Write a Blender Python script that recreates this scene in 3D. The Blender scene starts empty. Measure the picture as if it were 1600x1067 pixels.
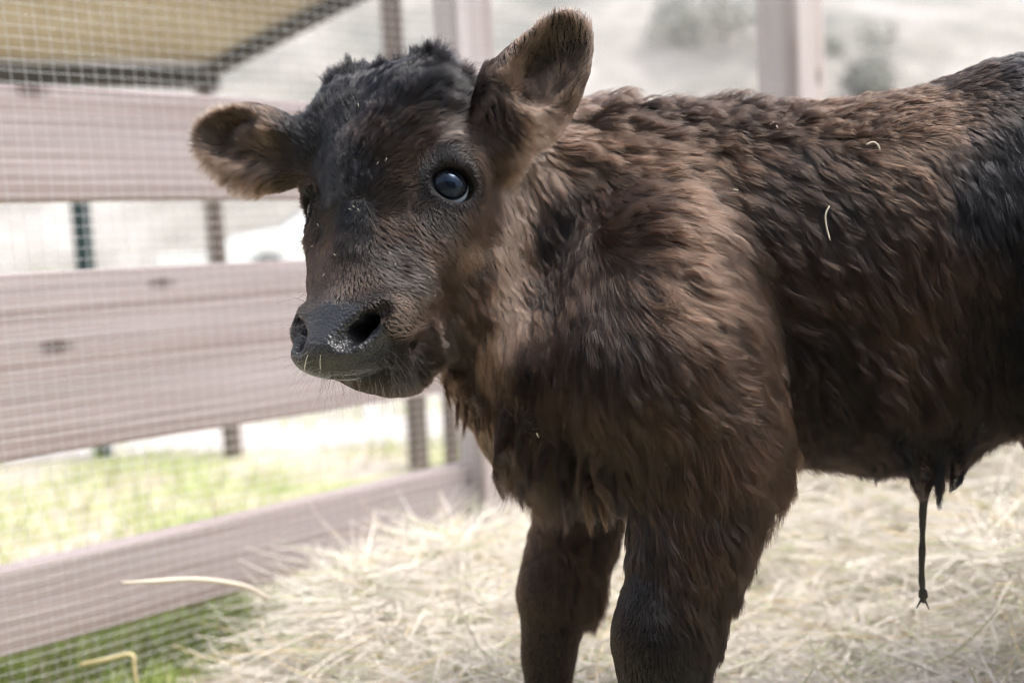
import bpy, math, random
import numpy as np
from mathutils import Vector, Matrix
rng = np.random.default_rng(7); random.seed(7)
scene = bpy.context.scene
COL = scene.collection
# ------------------------------------------------------------------ camera, sky, sun, exposure
FPX = 35.0/36.0*1600.0
PITCH, ROLL = math.radians(5.5), math.radians(3.0)
CAM = np.array([0.0, 0.0, 0.57])
_f = np.array([0, math.cos(PITCH), -math.sin(PITCH)])
_r0 = np.array([1.0, 0, 0]); _u0 = np.array([0, math.sin(PITCH), math.cos(PITCH)])
_R = math.cos(ROLL)*_r0 - math.sin(ROLL)*_u0
_U = math.sin(ROLL)*_r0 + math.cos(ROLL)*_u0
def W(px, py, d):            # a design point read off the photo, at its distance from the camera
    return CAM + d*(_f + (px-800)/FPX*_R + (533.5-py)/FPX*_U)
def PROJ(P):
    q = np.asarray(P)-CAM; d = q@_f
    return 800+FPX*(q@_R)/d, 533.5-FPX*(q@_U)/d, d
cam_d = bpy.data.cameras.new('camera'); cam = bpy.data.objects.new('camera', cam_d); COL.objects.link(cam)
cam.matrix_world = Matrix(((_R[0],_U[0],-_f[0],CAM[0]),(_R[1],_U[1],-_f[1],CAM[1]),(_R[2],_U[2],-_f[2],CAM[2]),(0,0,0,1)))
cam_d.lens = 35; cam_d.sensor_width = 36; cam_d.clip_start = 0.02; cam_d.clip_end = 2000
cam_d.dof.use_dof = True; cam_d.dof.focus_distance = 0.79; cam_d.dof.aperture_fstop = 2.7
scene.camera = cam
SUN_EL, SUN_AZ = math.radians(66), math.radians(95)     # azimuth from +Y towards +X
world = bpy.data.worlds.new("World"); scene.world = world; world.use_nodes = True
wn = world.node_tree.nodes; wl = world.node_tree.links
sky = wn.new('ShaderNodeTexSky'); sky.sky_type = 'NISHITA'; sky.sun_disc = False
sky.sun_elevation = SUN_EL; sky.sun_rotation = SUN_AZ; sky.air_density = 1.0; sky.dust_density = 4.0; sky.ozone_density = 1.0
bg = wn['Background']; bg.inputs['Strength'].default_value = 0.15
hsv = wn.new('ShaderNodeHueSaturation'); hsv.inputs['Saturation'].default_value = .45     # thin bright overcast
wl.new(sky.outputs[0], hsv.inputs['Color']); wl.new(hsv.outputs[0], bg.inputs['Color'])
sun_d = bpy.data.lights.new('sun', 'SUN'); sun = bpy.data.objects.new('sun', sun_d); COL.objects.link(sun)
sun_d.energy = 0.9; sun_d.angle = math.radians(24); sun_d.color = (1.0, 0.95, 0.88)
_sd = Vector((math.sin(SUN_AZ)*math.cos(SUN_EL), math.cos(SUN_AZ)*math.cos(SUN_EL), math.sin(SUN_EL)))
sun.rotation_euler = _sd.to_track_quat('Z', 'Y').to_euler(); sun.location = (0, 0, 8)
scene.view_settings.view_transform = 'Standard'; scene.view_settings.look = 'None'
scene.view_settings.exposure = 1.62; scene.view_settings.gamma = 1.0
scene.cycles.use_denoising = True; scene.cycles.denoising_prefilter = 'FAST'; scene.cycles.filter_width = 1.1
scene.cycles.max_bounces = 8; scene.cycles.transparent_max_bounces = 12
try: scene.cycles.use_light_tree = True
except Exception: pass

# ------------------------------------------------------------------ helpers
def tag(o, label=None, cat=None, group=None, kind=None):
    if label: o['label'] = label
    if cat: o['category'] = cat
    if group: o['group'] = group
    if kind: o['kind'] = kind
    return o
def empty(name, loc=(0,0,0)):
    o = bpy.data.objects.new(name, None); COL.objects.link(o); o.location = loc; o.empty_display_size = .05
    return o
def put(o, parent):
    o.parent = parent
    o.matrix_parent_inverse = Matrix.Translation(parent.location).inverted()
def mesh_obj(name, V, F, mat=None, parent=None, smooth=False):
    me = bpy.data.meshes.new(name)
    V = np.asarray(V, dtype=np.float32)
    F = np.asarray(F, dtype=np.int32) if not isinstance(F, list) or len(set(len(f) for f in F)) == 1 else F
    if isinstance(F, np.ndarray):
        n, k = F.shape
        me.vertices.add(len(V)); me.vertices.foreach_set('co', V.ravel())
        me.loops.add(n*k); me.loops.foreach_set('vertex_index', F.ravel())
        me.polygons.add(n); me.polygons.foreach_set('loop_start', np.arange(0, n*k, k, dtype=np.int32))
        me.update(calc_edges=True); me.validate()
    else:
        me.from_pydata(V.tolist(), [], F); me.update()
    me.polygons.foreach_set('use_smooth', [smooth]*len(me.polygons))
    if mat: me.materials.append(mat)
    o = bpy.data.objects.new(name, me); COL.objects.link(o)
    if parent is not None: put(o, parent)
    return o
class MB:                                            # collects boxes, bars and tubes into one mesh
    def __init__(s): s.V = []; s.F = []
    def add(s, V, F):
        n = len(s.V); s.V += [list(map(float, v)) for v in V]; s.F += [[i+n for i in f] for f in F]; return s
    def box(s, c, ax, ay, az):                       # centre and three half-axis vectors
        c, ax, ay, az = map(np.asarray, (c, ax, ay, az))
        V = [c+sx*ax+sy*ay+sz*az for sx, sy, sz in ((-1,-1,-1),(1,-1,-1),(1,1,-1),(-1,1,-1),(-1,-1,1),(1,-1,1),(1,1,1),(-1,1,1))]
        return s.add(V, [[0,3,2,1],[4,5,6,7],[0,1,5,4],[1,2,6,5],[2,3,7,6],[3,0,4,7]])
    def tube(s, pts, rad, n=8, cap=True):
        pts = [np.asarray(p, float) for p in pts]
        rad = [rad]*len(pts) if np.isscalar(rad) else rad
        V = []; F = []; a = None
        for i, p in enumerate(pts):
            t = pts[min(i+1, len(pts)-1)]-pts[max(i-1, 0)]; t = t/(np.linalg.norm(t)+1e-12)
            if a is None: a = np.cross(t, [0,0,1] if abs(t[2]) < .9 else [1,0,0])
            a = a-t*(a@t); a = a/np.linalg.norm(a); b = np.cross(t, a)
            for k in range(n):
                th = 2*math.pi*k/n; V.append(p+rad[i]*(math.cos(th)*a+math.sin(th)*b))
        for i in range(len(pts)-1):
            for k in range(n): F.append([i*n+k, i*n+(k+1) % n, (i+1)*n+(k+1) % n, (i+1)*n+k])
        if cap: F.append(list(range(n))[::-1]); F.append([(len(pts)-1)*n+k for k in range(n)])
        return s.add(V, F)
    def build(s, name, mat=None, parent=None, smooth=False, bevel=0):
        o = mesh_obj(name, s.V, s.F, mat, parent, smooth)
        if bevel:
            m = o.modifiers.new('bevel', 'BEVEL'); m.width = bevel; m.segments = 2; m.limit_method = 'ANGLE'
        return o
def hash3(ix, iy, iz, seed=0):
    h = (ix.astype(np.int64)*73856093) ^ (iy.astype(np.int64)*19349663) ^ (iz.astype(np.int64)*83492791) ^ (seed*2654435761)
    h &= 0xFFFFFFFF
    h = ((h ^ (h >> 15))*2246822519) & 0xFFFFFFFF
    h = ((h ^ (h >> 13))*3266489917) & 0xFFFFFFFF
    h ^= h >> 16
    return (h & 0xFFFFFF).astype(np.float32)/np.float32(0xFFFFFF)
def vnoise(P, scale, seed=0):                        # smooth value noise in -1..1
    Q = P/scale; I = np.floor(Q).astype(np.int64); f = (Q-I).astype(np.float32); u = f*f*(3-2*f)
    out = np.zeros(len(P), np.float32)
    for dx in (0, 1):
        for dy in (0, 1):
            for dz in (0, 1):
                w = (u[:,0] if dx else 1-u[:,0])*(u[:,1] if dy else 1-u[:,1])*(u[:,2] if dz else 1-u[:,2])
                out += w*hash3(I[:,0]+dx, I[:,1]+dy, I[:,2]+dz, seed)
    return out*2-1
def vnoise3(P, scale, seed=0): return np.stack([vnoise(P, scale, seed+k*17) for k in range(3)], 1)
def new_mat(name):
    m = bpy.data.materials.new(name); m.use_nodes = True
    nt = m.node_tree; return m, nt, nt.nodes, nt.links, nt.nodes['Principled BSDF']
# ------------------------------------------------------------------ ground, road, hillside
def N_(nt, t, **kw):
    q = nt.nodes.new(t)
    for k, v in kw.items(): setattr(q, k, v)
    return q
def ramp(nt, fac, stops, interp='LINEAR'):
    cr = nt.nodes.new('ShaderNodeValToRGB'); cr.color_ramp.interpolation = interp
    e = cr.color_ramp.elements; e[0].position, e[0].color = stops[0][0], (*stops[0][1], 1); e[1].position, e[1].color = stops[-1][0], (*stops[-1][1], 1)
    for p, c in stops[1:-1]: q = e.new(p); q.color = (*c, 1)
    nt.links.new(fac, cr.inputs['Fac']); return cr.outputs['Color']
def noise(nt, vec, scale, detail=4, rough=.5, dist=0):
    q = nt.nodes.new('ShaderNodeTexNoise'); q.inputs['Scale'].default_value = scale; q.inputs['Detail'].default_value = detail
    q.inputs['Roughness'].default_value = rough; q.inputs['Distortion'].default_value = dist
    if vec is not None: nt.links.new(vec, q.inputs['Vector'])
    return q.outputs['Fac']
def mixc(nt, fac, a, b):
    q = nt.nodes.new('ShaderNodeMix'); q.data_type = 'RGBA'
    if isinstance(fac, (int, float)): q.inputs[0].default_value = fac
    else: nt.links.new(fac, q.inputs[0])
    for i, v in ((6, a), (7, b)):
        if isinstance(v, tuple): q.inputs[i].default_value = (*v, 1)
        else: nt.links.new(v, q.inputs[i])
    return q.outputs[2]
def bump(nt, h, dist, strength=1.0):
    q = nt.nodes.new('ShaderNodeBump'); q.inputs['Distance'].default_value = dist; q.inputs['Strength'].default_value = strength
    nt.links.new(h, q.inputs['Height']); nt.links.new(q.outputs[0], nt.nodes['Principled BSDF'].inputs['Normal'])
def ground_mat(name, a, b, c, scale):
    m, nt, n, l, p = new_mat(name); tc = n.new('ShaderNodeTexCoord')
    f1 = noise(nt, tc.outputs['Object'], scale, 6, .6, .4); f2 = noise(nt, tc.outputs['Object'], scale*9, 4, .6)
    col = ramp(nt, f1, [(.34, a), (.5, b), (.64, c)])
    col2 = ramp(nt, f2, [(.3, (.55, .55, .55)), (.7, (1.25, 1.25, 1.25))])
    q = n.new('ShaderNodeMix'); q.data_type = 'RGBA'; q.blend_type = 'MULTIPLY'; q.inputs[0].default_value = .6
    l.new(col, q.inputs[6]); l.new(col2, q.inputs[7]); l.new(q.outputs[2], p.inputs['Base Color'])
    p.inputs['Roughness'].default_value = .95; bump(nt, f2, .02); return m
m_ground = ground_mat('paddock_ground', (.27, .34, .10), (.44, .40, .28), (.50, .42, .39), 1.9)
m_road = ground_mat('pale_gravel', (.37, .335, .31), (.44, .40, .38), (.52, .48, .46), 2.0)
m_hill = ground_mat('dry_hillside', (.11, .115, .10), (.235, .22, .195), (.34, .315, .29), .10)
def sheet(name, x0, x1, y0, y1, z, m, nx=40, ny=40, wav=0, lab=None, edge=0):
    xs = np.linspace(x0, x1, nx); ys = np.linspace(y0, y1, ny)
    X, Y = np.meshgrid(xs, ys, indexing='ij'); P = np.stack([X.ravel(), Y.ravel(), np.full(X.size, z)], 1)
    if edge:
        e = vnoise(P*np.array([1, 0, 1]), 1.2, 5)*edge
        P[:, 1] += e*np.where((P[:, 1] == y0) | (P[:, 1] == y1), 1, 0)
    P[:, 2] += wav*vnoise(P, .7, 2)
    I = np.arange(nx*ny).reshape(nx, ny)
    F = np.stack([I[:-1, :-1].ravel(), I[1:, :-1].ravel(), I[1:, 1:].ravel(), I[:-1, 1:].ravel()], 1)
    return tag(mesh_obj(name, P, F, m, None, True), kind='structure')
g = sheet('ground', -300, 300, -60, 500, 0, m_ground, 60, 60)
r = sheet('gravel_road', -60, 60, 2.95, 4.3, .004, m_road, 400, 6, 0, edge=.12)
# the hillside: rises behind the paddock
nx, ny = 120, 80
xs = np.linspace(-260, 300, nx); ys = np.linspace(24, 320, ny)
X, Y = np.meshgrid(xs, ys, indexing='ij'); P = np.stack([X.ravel(), Y.ravel(), 0*X.ravel()], 1)
def hill_h(P):
    d = np.maximum(P[:, 1]-30+6*vnoise(P*np.array([1, 0, 0]), 40, 8), 0)
    return .46*d*(1-.2*vnoise(P, 70, 3))*(1-np.exp(-d/14))+np.minimum(d*.08, 2.2)*vnoise(P, 13, 4)-.3
P[:, 2] = hill_h(P); I = np.arange(nx*ny).reshape(nx, ny)
tag(mesh_obj('hillside', P, np.stack([I[:-1, :-1].ravel(), I[1:, :-1].ravel(), I[1:, 1:].ravel(), I[:-1, 1:].ravel()], 1), m_hill, None, True), kind='structure')
# ------------------------------------------------------------------ wood
def wood(name, base, dark, grey, axis_=0, sc=1.0):
    m, nt, n, l, p = new_mat(name); tc = n.new('ShaderNodeTexCoord')
    mp = n.new('ShaderNodeMapping'); s = [14*sc, 14*sc, 14*sc]; s[axis_] = 1.5*sc; mp.inputs['Scale'].default_value = s
    l.new(tc.outputs['Object'], mp.inputs['Vector'])
    wv = n.new('ShaderNodeTexWave'); wv.wave_type = 'BANDS'; wv.bands_direction = 'Z' if axis_ != 2 else 'X'
    wv.inputs['Scale'].default_value = .26; wv.inputs['Distortion'].default_value = 17; wv.inputs['Detail'].default_value = 3; wv.inputs['Detail Scale'].default_value = .7
    l.new(mp.outputs[0], wv.inputs['Vector'])
    mp2 = n.new('ShaderNodeMapping'); s2 = [220*sc]*3; s2[axis_] = 3; mp2.inputs['Scale'].default_value = s2; l.new(tc.outputs['Object'], mp2.inputs['Vector'])
    fine = noise(nt, mp2.outputs[0], 1, 4, .6)
    blot = noise(nt, tc.outputs['Object'], 5, 3)
    c1 = ramp(nt, wv.outputs['Fac'], [(.0, dark), (.28, base), (.72, base), (1, grey)])
    c2 = mixc(nt, blot, c1, grey)
    c3 = ramp(nt, fine, [(.30, (.62, .60, .58)), (.6, (1, 1, 1))])
    q = n.new('ShaderNodeMix'); q.data_type = 'RGBA'; q.blend_type = 'MULTIPLY'; q.inputs[0].default_value = .75
    l.new(c2, q.inputs[6]); l.new(c3, q.inputs[7])
    vo = n.new('ShaderNodeTexVoronoi'); vo.inputs['Scale'].default_value = 1.0
    mp3 = n.new('ShaderNodeMapping'); s3 = [11*sc]*3; s3[axis_] = 5*sc; mp3.inputs['Scale'].default_value = s3; l.new(tc.outputs['Object'], mp3.inputs['Vector']); l.new(mp3.outputs[0], vo.inputs['Vector'])
    kn = ramp(nt, vo.outputs['Distance'], [(.05, (.20, .15, .13)), (.13, (1, 1, 1))])
    q2 = n.new('ShaderNodeMix'); q2.data_type = 'RGBA'; q2.blend_type = 'MULTIPLY'; q2.inputs[0].default_value = .8
    l.new(q.outputs[2], q2.inputs[6]); l.new(kn, q2.inputs[7]); l.new(q2.outputs[2], p.inputs['Base Color'])
    p.inputs['Roughness'].default_value = .85; bump(nt, fine, .0012); return m
m_board = wood('weathered_board', (.42, .35, .345), (.30, .225, .205), (.46, .40, .40))
m_post = wood('weathered_post', (.44, .38, .375), (.27, .20, .17), (.56, .51, .50), 2)
m_dark_post = wood('dark_brown_post', (.14, .10, .085), (.06, .045, .04), (.20, .16, .14), 2)
m_ply = wood('tan_plywood', (.50, .40, .28), (.36, .27, .18), (.58, .49, .37), 0, .5)
m_beam = wood('dark_beam', (.055, .045, .035), (.02, .02, .015), (.08, .07, .055))
m_steel, nt, n, l, p = new_mat('galvanised_wire'); p.inputs['Base Color'].default_value = (.50, .50, .51, 1); p.inputs['Metallic'].default_value = .0; p.inputs['Roughness'].default_value = .45
m_green_steel, nt, n, l, p = new_mat('dark_green_steel'); p.inputs['Base Color'].default_value = (.02, .045, .05, 1); p.inputs['Roughness'].default_value = .5
# ------------------------------------------------------------------ the pen fence
DF = _f+1920/FPX*_R+243.5/FPX*_U; DF[2] = 0; DF /= np.linalg.norm(DF)
NF = np.array([DF[1], -DF[0], 0])                     # towards the camera side
F0 = W(0, 533, 1.16); F0[2] = 0
ZU = np.array([0, 0, 1.0])
def on_fence(px, py):
    d = _f+(px-800)/FPX*_R+(533.5-py)/FPX*_U
    k = ((F0-CAM)@NF)/(d@NF); P = CAM+k*d; return (P-F0)@DF, P[2]
def board(t0, t1, z0, z1, o0, D, O, mat, parent, name='board', th=.034):
    nseg = 14; V = []; F = []
    for i in range(nseg+1):
        t = t0+(t1-t0)*i/nseg; w = .0022*math.sin(t*5+z0*40)
        for (a, b) in ((0, z0), (0, z1), (1, z1), (1, z0)):
            V.append(((t-t0), (o0-th*a)+w*.6, b-z0+w))
    for i in range(nseg):
        for k in range(4): F.append([i*4+k, i*4+(k+1) % 4, (i+1)*4+(k+1) % 4, (i+1)*4+k][::-1])
    F.append([0, 1, 2, 3]); F.append([nseg*4+3, nseg*4+2, nseg*4+1, nseg*4])
    n_ = np.array([D[1], -D[0], 0]); loc = O+D*t0+ZU*z0
    o = mesh_obj(name, V, F, mat, None, False); o.parent = parent; o.matrix_parent_inverse = Matrix.Translation(parent.location).inverted()
    o.matrix_basis = Matrix(((D[0], n_[0], 0, loc[0]), (D[1], n_[1], 0, loc[1]), (0, 0, 1, loc[2]), (0, 0, 0, 1)))
    m = o.modifiers.new('bevel', 'BEVEL'); m.width = .003; m.segments = 2; m.limit_method = 'ANGLE'
    return o
def post(t, o0, w, z1, D, O, mat, parent, name='post', z0=-.1, dep=None):
    mb = MB(); h = (z1-z0)/2; mb.box((0, 0, h), (w/2, 0, 0), (0, (dep or w)/2, 0), (0, 0, h))
    o = mb.build(name, mat, None, False, .004); n_ = np.array([D[1], -D[0], 0]); loc = O+D*t+n_*o0+ZU*z0
    o.parent = parent; o.matrix_parent_inverse = Matrix.Translation(parent.location).inverted()
    o.matrix_basis = Matrix(((D[0], n_[0], 0, loc[0]), (D[1], n_[1], 0, loc[1]), (0, 0, 1, loc[2]), (0, 0, 0, 1)))
    return o
def netting(t0, t1, z0, z1, off, D, O, parent, cw=.0158, ch=.0127, r=.00031):
    n_ = np.array([D[1], -D[0], 0]); V = []; F = []
    def wire(A, B, seg, jit):
        nb = len(V); ax = nrm_(B-A); s1 = n_; s2 = np.cross(ax, s1); s2 /= np.linalg.norm(s2)
        for i in range(seg+1):
            p = A+(B-A)*i/seg
            bulge = .010*math.sin((p-O)@D*4.1+1)*math.sin(p[2]*3.7+.5)+.004*math.sin((p-O)@D*17+p[2]*9)
            p = p+n_*bulge+s2*jit*math.sin(i*1.7+A[2]*60+A[0]*50)
            for a, b in ((1, 0), (0, 1), (-1, 0), (0, -1)): V.append(p+r*(a*s1+b*s2))
        for i in range(seg):
            for k in range(4): F.append([nb+i*4+k, nb+i*4+(k+1) % 4, nb+(i+1)*4+(k+1) % 4, nb+(i+1)*4+k])
    z = z0
    while z < z1: wire(O+D*t0+n_*off+ZU*z, O+D*t1+n_*off+ZU*z, int((t1-t0)/.06), .0005); z += ch
    t = t0
    while t < t1: wire(O+D*t+n_*(off-.0011)+ZU*z0, O+D*t+n_*(off-.0011)+ZU*z1, 22, .0005); t += cw
    return mesh_obj('wire_netting', V, np.array(F), m_steel, parent)
def nrm_(v): return v/np.linalg.norm(v)
fence = tag(empty('pen_fence', F0), 'weathered pinkish grey board fence with fine square wire netting, left of the calf', 'fence')
TC = 1.56
rails = [(on_fence(0, 317)[1], on_fence(0, 132)[1]), (on_fence(0, 727)[1], on_fence(0, 432)[1]), (on_fence(0, 1030)[1], on_fence(0, 894)[1])]
print('rails', rails)
for z0, z1 in rails:
    board(-1.2, .690, z0, z1, -.008, DF, F0, m_board, fence)
    board(.770, TC-.05, z0, z1, -.008, DF, F0, m_board, fence)
pf = post(.712, -.004, .076, 1.75, DF, F0, m_post, fence, dep=.06); pf.matrix_basis = pf.matrix_basis@Matrix.Rotation(math.radians(-.4), 4, 'Y')
post(-1.25, -.030, .088, 1.75, DF, F0, m_post, fence)
m_nail, _nt, _n, _l, _p = new_mat('rusty_nail'); _p.inputs['Base Color'].default_value = (.07, .045, .035, 1); _p.inputs['Roughness'].default_value = .7
for z0, z1 in rails:
    for t_ in (.660, .675, .745, -.1, -.085):
        for fz in (.25, .74):
            P = F0+DF*(t_+.01*fz)+NF*(-.0075)+ZU*(z0+(z1-z0)*fz); mb = MB(); mb.tube([P-NF*.004, P+NF*.002], .0042, 10); mb.build('nail', m_nail, fence)
netting(-1.2, TC-.04, .06, 1.45, .0300, DF, F0, fence)
# the second side, from the corner towards the right
DS = -NF*-1.0; C0 = F0+DF*TC
DS = NF/np.linalg.norm(NF)
side_f = tag(empty('side_fence', C0), 'fence with pale corner post and wire netting behind the calf, right of the ear', 'fence')
post(0, -.0, .10, 1.75, DF, C0, m_post, side_f)
for z0, z1 in rails: board(.055, 1.9, z0, z1, -.008, DS, C0, m_board, side_f)
post(1.95, -.03, .088, 1.75, DS, C0, m_post, side_f)
O_S = C0
# netting on the inner face of the side fence (its inner side looks to -DF)
netting(.055, 1.9, .06, 1.60, -.012+.0, DS, C0-DF*.02, side_f)
# ------------------------------------------------------------------ low shelter beyond the fence
A = W(328, 128, 2.8); B = W(603, -14, 2.5); L_ = W(0, 100, 2.95); dl = L_-A; dl[2] *= .6; dl /= np.linalg.norm(dl)
shelter = tag(empty('shelter', (A[0], A[1], 0)), 'low open shelter with tan board ceiling and dark beam seen through the netting', 'shelter')
def slab(c4, th, name, mat, parent):
    c4 = [np.asarray(c) for c in c4]; up = ZU*th
    V = c4+[c+up for c in c4]; loc = c4[0]
    V = [v-loc for v in V]
    o = mesh_obj(name, V, [[0, 3, 2, 1], [4, 5, 6, 7], [0, 1, 5, 4], [1, 2, 6, 5], [2, 3, 7, 6], [3, 0, 4, 7]], mat)
    o.location = loc-np.array(parent.location); o.parent = parent; return o
slab([A+ZU*.05, B+ZU*.05, B+dl*2.6+ZU*.05, A+dl*2.6+ZU*.05], .03, 'roof', m_ply, shelter)
mb = MB(); c = dl*1.3; mb.box(c, dl*1.32, np.cross(dl, ZU)*.022, ZU*.030)
o = mb.build('beam', m_beam); o.parent = shelter; o.location = A+ZU*.012-np.array(shelter.location)
rk = B-A; mb = MB(); mb.box(rk*.5, rk*.5, nrm_(np.cross(rk, ZU))*.018, ZU*.018)
o = mb.build('rafter', m_beam); o.parent = shelter; o.location = A+ZU*.028-np.array(shelter.location)
def free_post(P, w, mat, parent, top, name='post'):
    mb = MB(); mb.box((0, 0, top/2-.05), (w/2, 0, 0), (0, w/2, 0), (0, 0, top/2+.05)); o = mb.build(name, mat, None, False, .003)
    o.parent = parent; o.location = (P[0]-parent.location[0], P[1]-parent.location[1], 0); return o
free_post(A+dl*.02, .044, m_dark_post, shelter, A[2]-.01)
free_post(W(614, 60, 2.52), .052, m_dark_post, shelter, B[2]+.04)
pp = W(129, 360, 2.93); free_post(pp, .042, m_green_steel, shelter, A[2]-.01)
free_post(A+dl*2.3, .044, m_dark_post, shelter, A[2]-.01)
pq = W(706, 690, 2.62)
lp = tag(empty('slim_post', (pq[0], pq[1], 0)), 'slim dark wooden post just beyond the netting, beside the front fence post', 'post')
free_post(pq, .04, m_dark_post, lp, .62)
# ------------------------------------------------------------------ parked car and a pale box, far in the paddock
m_paint, nt, n, l, p = new_mat('white_paint'); p.inputs['Base Color'].default_value = (.78, .79, .80, 1); p.inputs['Roughness'].default_value = .3; p.inputs['Coat Weight'].default_value = .5
m_glass, nt, n, l, p = new_mat('car_glass'); p.inputs['Base Color'].default_value = (.10, .12, .14, 1); p.inputs['Roughness'].default_value = .05
m_tyre, nt, n, l, p = new_mat('tyre_rubber'); p.inputs['Base Color'].default_value = (.03, .03, .03, 1); p.inputs['Roughness'].default_value = .8
m_rim, nt, n, l, p = new_mat('wheel_rim'); p.inputs['Base Color'].default_value = (.5, .5, .5, 1); p.inputs['Metallic'].default_value = .8; p.inputs['Roughness'].default_value = .35
cc = W(348, 430, 17.0); cc[2] = 0
car = tag(empty('parked_car', cc), 'white parked car, blurred, partly hidden behind the calf\'s head', 'car')
prof = [(0, .42), (.02, .75), (.18, .90), (1.05, 1.02), (1.75, 1.48), (3.0, 1.52), (3.75, 1.10), (4.25, 1.02), (4.35, .6), (4.3, .40), (3.9, .32), (.4, .32)]
V = []; F = []; rows = [(-.86, .88, .02), (-.80, 1, .0), (.80, 1, .0), (.86, .88, .02)]
for (yy, sc_, _) in rows:
    for (x, z) in prof:
        V.append((x if .4 < x < 3.9 else x*.985+.03, yy*(1 if z < 1.05 else .82), .32+(z-.32)*(1 if sc_ == 1 else .985)))
k = len(prof)
for r_ in range(3):
    for i in range(k): F.append([r_*k+i, (r_+1)*k+i, (r_+1)*k+(i+1) % k, r_*k+(i+1) % k])
F.append(list(range(k))); F.append([3*k+i for i in range(k)][::-1])
o = mesh_obj('car_body', V, F, m_paint); o.parent = car; m = o.modifiers.new('bevel', 'BEVEL'); m.width = .04; m.segments = 3; m.limit_method = 'ANGLE'
for sy in (-1, 1):
    for (x0, x1, x2, x3) in ((1.35, 2.25, 2.25, 1.78), (2.32, 3.45, 3.0, 2.32)):
        o = mesh_obj('side_window', [(x0, sy*.80, 1.07), (x1, sy*.80, 1.07), (x2, sy*.725, 1.42), (x3, sy*.725, 1.42), (x0, sy*.74, 1.07), (x1, sy*.74, 1.07), (x2, sy*.69, 1.42), (x3, sy*.69, 1.42)],
                     [[0, 1, 2, 3], [7, 6, 5, 4], [0, 4, 5, 1], [1, 5, 6, 2], [2, 6, 7, 3], [3, 7, 4, 0]], m_glass); o.parent = car
V = [(1.08, -.68, 1.06), (1.08, .68, 1.06), (1.70, .60, 1.475), (1.70, -.60, 1.475)]
V += [(x+.03, y, z-.03) for x, y, z in V]
o = mesh_obj('windscreen', V, [[0, 3, 2, 1], [4, 5, 6, 7], [0, 1, 5, 4], [1, 2, 6, 5], [2, 3, 7, 6], [3, 0, 4, 7]], m_glass); o.parent = car; o.location = (-.015, 0, .02)
for x in (.78, 3.45):
    for sy in (-1, 1):
        mb = MB(); mb.tube([(x, sy*.70, .33), (x, sy*.88, .33)], .33, 24); w_ = mb.build('wheel', m_tyre, None, True); w_.parent = car
        mb = MB(); mb.tube([(x, sy*.86, .33), (x, sy*.895, .33)], .20, 16); q = mb.build('rim', m_rim, None, False); q.parent = w_
for sy in (-1, 1):
    mb = MB(); mb.tube([(-.01, sy*.62, .72), (.06, sy*.62, .72)], .09, 12); q = mb.build('headlight', m_rim); q.parent = car
car.rotation_euler = (0, 0, math.radians(12))
bx = W(302, 408, 12.0)
box = MB(); box.box((0, 0, .32), (.34, 0, 0), (0, .25, 0), (0, 0, .30)); box.box((0, 0, .64), (.36, 0, 0), (0, .27, 0), (0, 0, .02))
o = tag(box.build('storage_box', m_paint, None, False, .02), 'small white box standing far off in the paddock, left of the car', 'box'); o.location = (bx[0], bx[1], 0)
# ------------------------------------------------------------------ trees and shrubs on the slope
def leaf_mat(name, a, b):
    m, nt, n, l, p = new_mat(name); oi = n.new('ShaderNodeTexCoord')
    c = ramp(nt, noise(nt, oi.outputs['Object'], 1.6, 3), [(.35, a), (.65, b)]); l.new(c, p.inputs['Base Color']); p.inputs['Roughness'].default_value = .7; return m
m_leaf = leaf_mat('hazy_olive_leaves', (.24, .25, .22), (.33, .33, .29)); m_leafy = leaf_mat('yellow_green_leaves', (.24, .27, .13), (.36, .38, .22))  # distance haze is put into the scrub leaf colour, paler and greyer
m_bark, nt, n, l, p = new_mat('bark'); p.inputs['Base Color'].default_value = (.14, .11, .09, 1); p.inputs['Roughness'].default_value = .9
def tree(name, px, py, d, h, rad, mat, label, cat, nl=5000, leaf=.10, flat=1.0, zlo=.45):
    P = W(px, py, d); z0 = 0
    if P[1] > 26: z0 = float(hill_h(np.array([[P[0], P[1], 0]]))[0])
    base = np.array([P[0], P[1], z0]); t = tag(empty(name, base), label, cat)
    mb = MB(); hh = h*.55; mb.tube([(0, 0, -.2), (.03*h, 0, hh*.5), (0, .02*h, hh)], [.05*h, .036*h, .02*h], 8)
    r_ = random.Random(int(px*7+py)); cs = []
    for k in range(9):
        a = r_.uniform(0, 6.28); rr = r_.uniform(.2, .75)*rad; z = h*r_.uniform(zlo, .9)
        e = np.array([math.cos(a)*rr, math.sin(a)*rr, z]); cs.append((e, rad*r_.uniform(.3, .5)))
        mb.tube([(0, 0, hh*.6), e*.6+np.array([0, 0, .25*z]), e], [.016*h, .010*h, .004*h], 5)
    q = mb.build('trunk', m_bark, None, True); q.parent = t
    rg = np.random.default_rng(int(px+py)); ci = rg.integers(0, len(cs), nl); C_ = np.array([c[0] for c in cs])[ci]; R_ = np.array([c[1] for c in cs])[ci]
    u = rg.normal(size=(nl, 3)); u /= np.linalg.norm(u, axis=1, keepdims=True); c = C_+u*(R_*rg.random(nl)**.4)[:, None]*np.array([1, 1, .8*flat])
    a = rg.normal(size=(nl, 3)); a /= np.linalg.norm(a, axis=1, keepdims=True); b = np.cross(a, rg.normal(size=(nl, 3))); b /= np.linalg.norm(b, axis=1, keepdims=True)
    s = leaf*rg.uniform(.6, 1.3, (nl, 1)); V = np.stack([c-a*s, c+b*s*.5, c+a*s, c-b*s*.5], 1).reshape(-1, 3)
    o = mesh_obj('crown', V, np.arange(nl*4).reshape(-1, 4), mat); o.parent = t
    return t
tree('scrub', 1130, 60, 50, 2.0, 4.2, m_leaf, 'wide low scrub on the slope left of the pale corner post', 'shrub', 800, .22, .6, .05)
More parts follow.
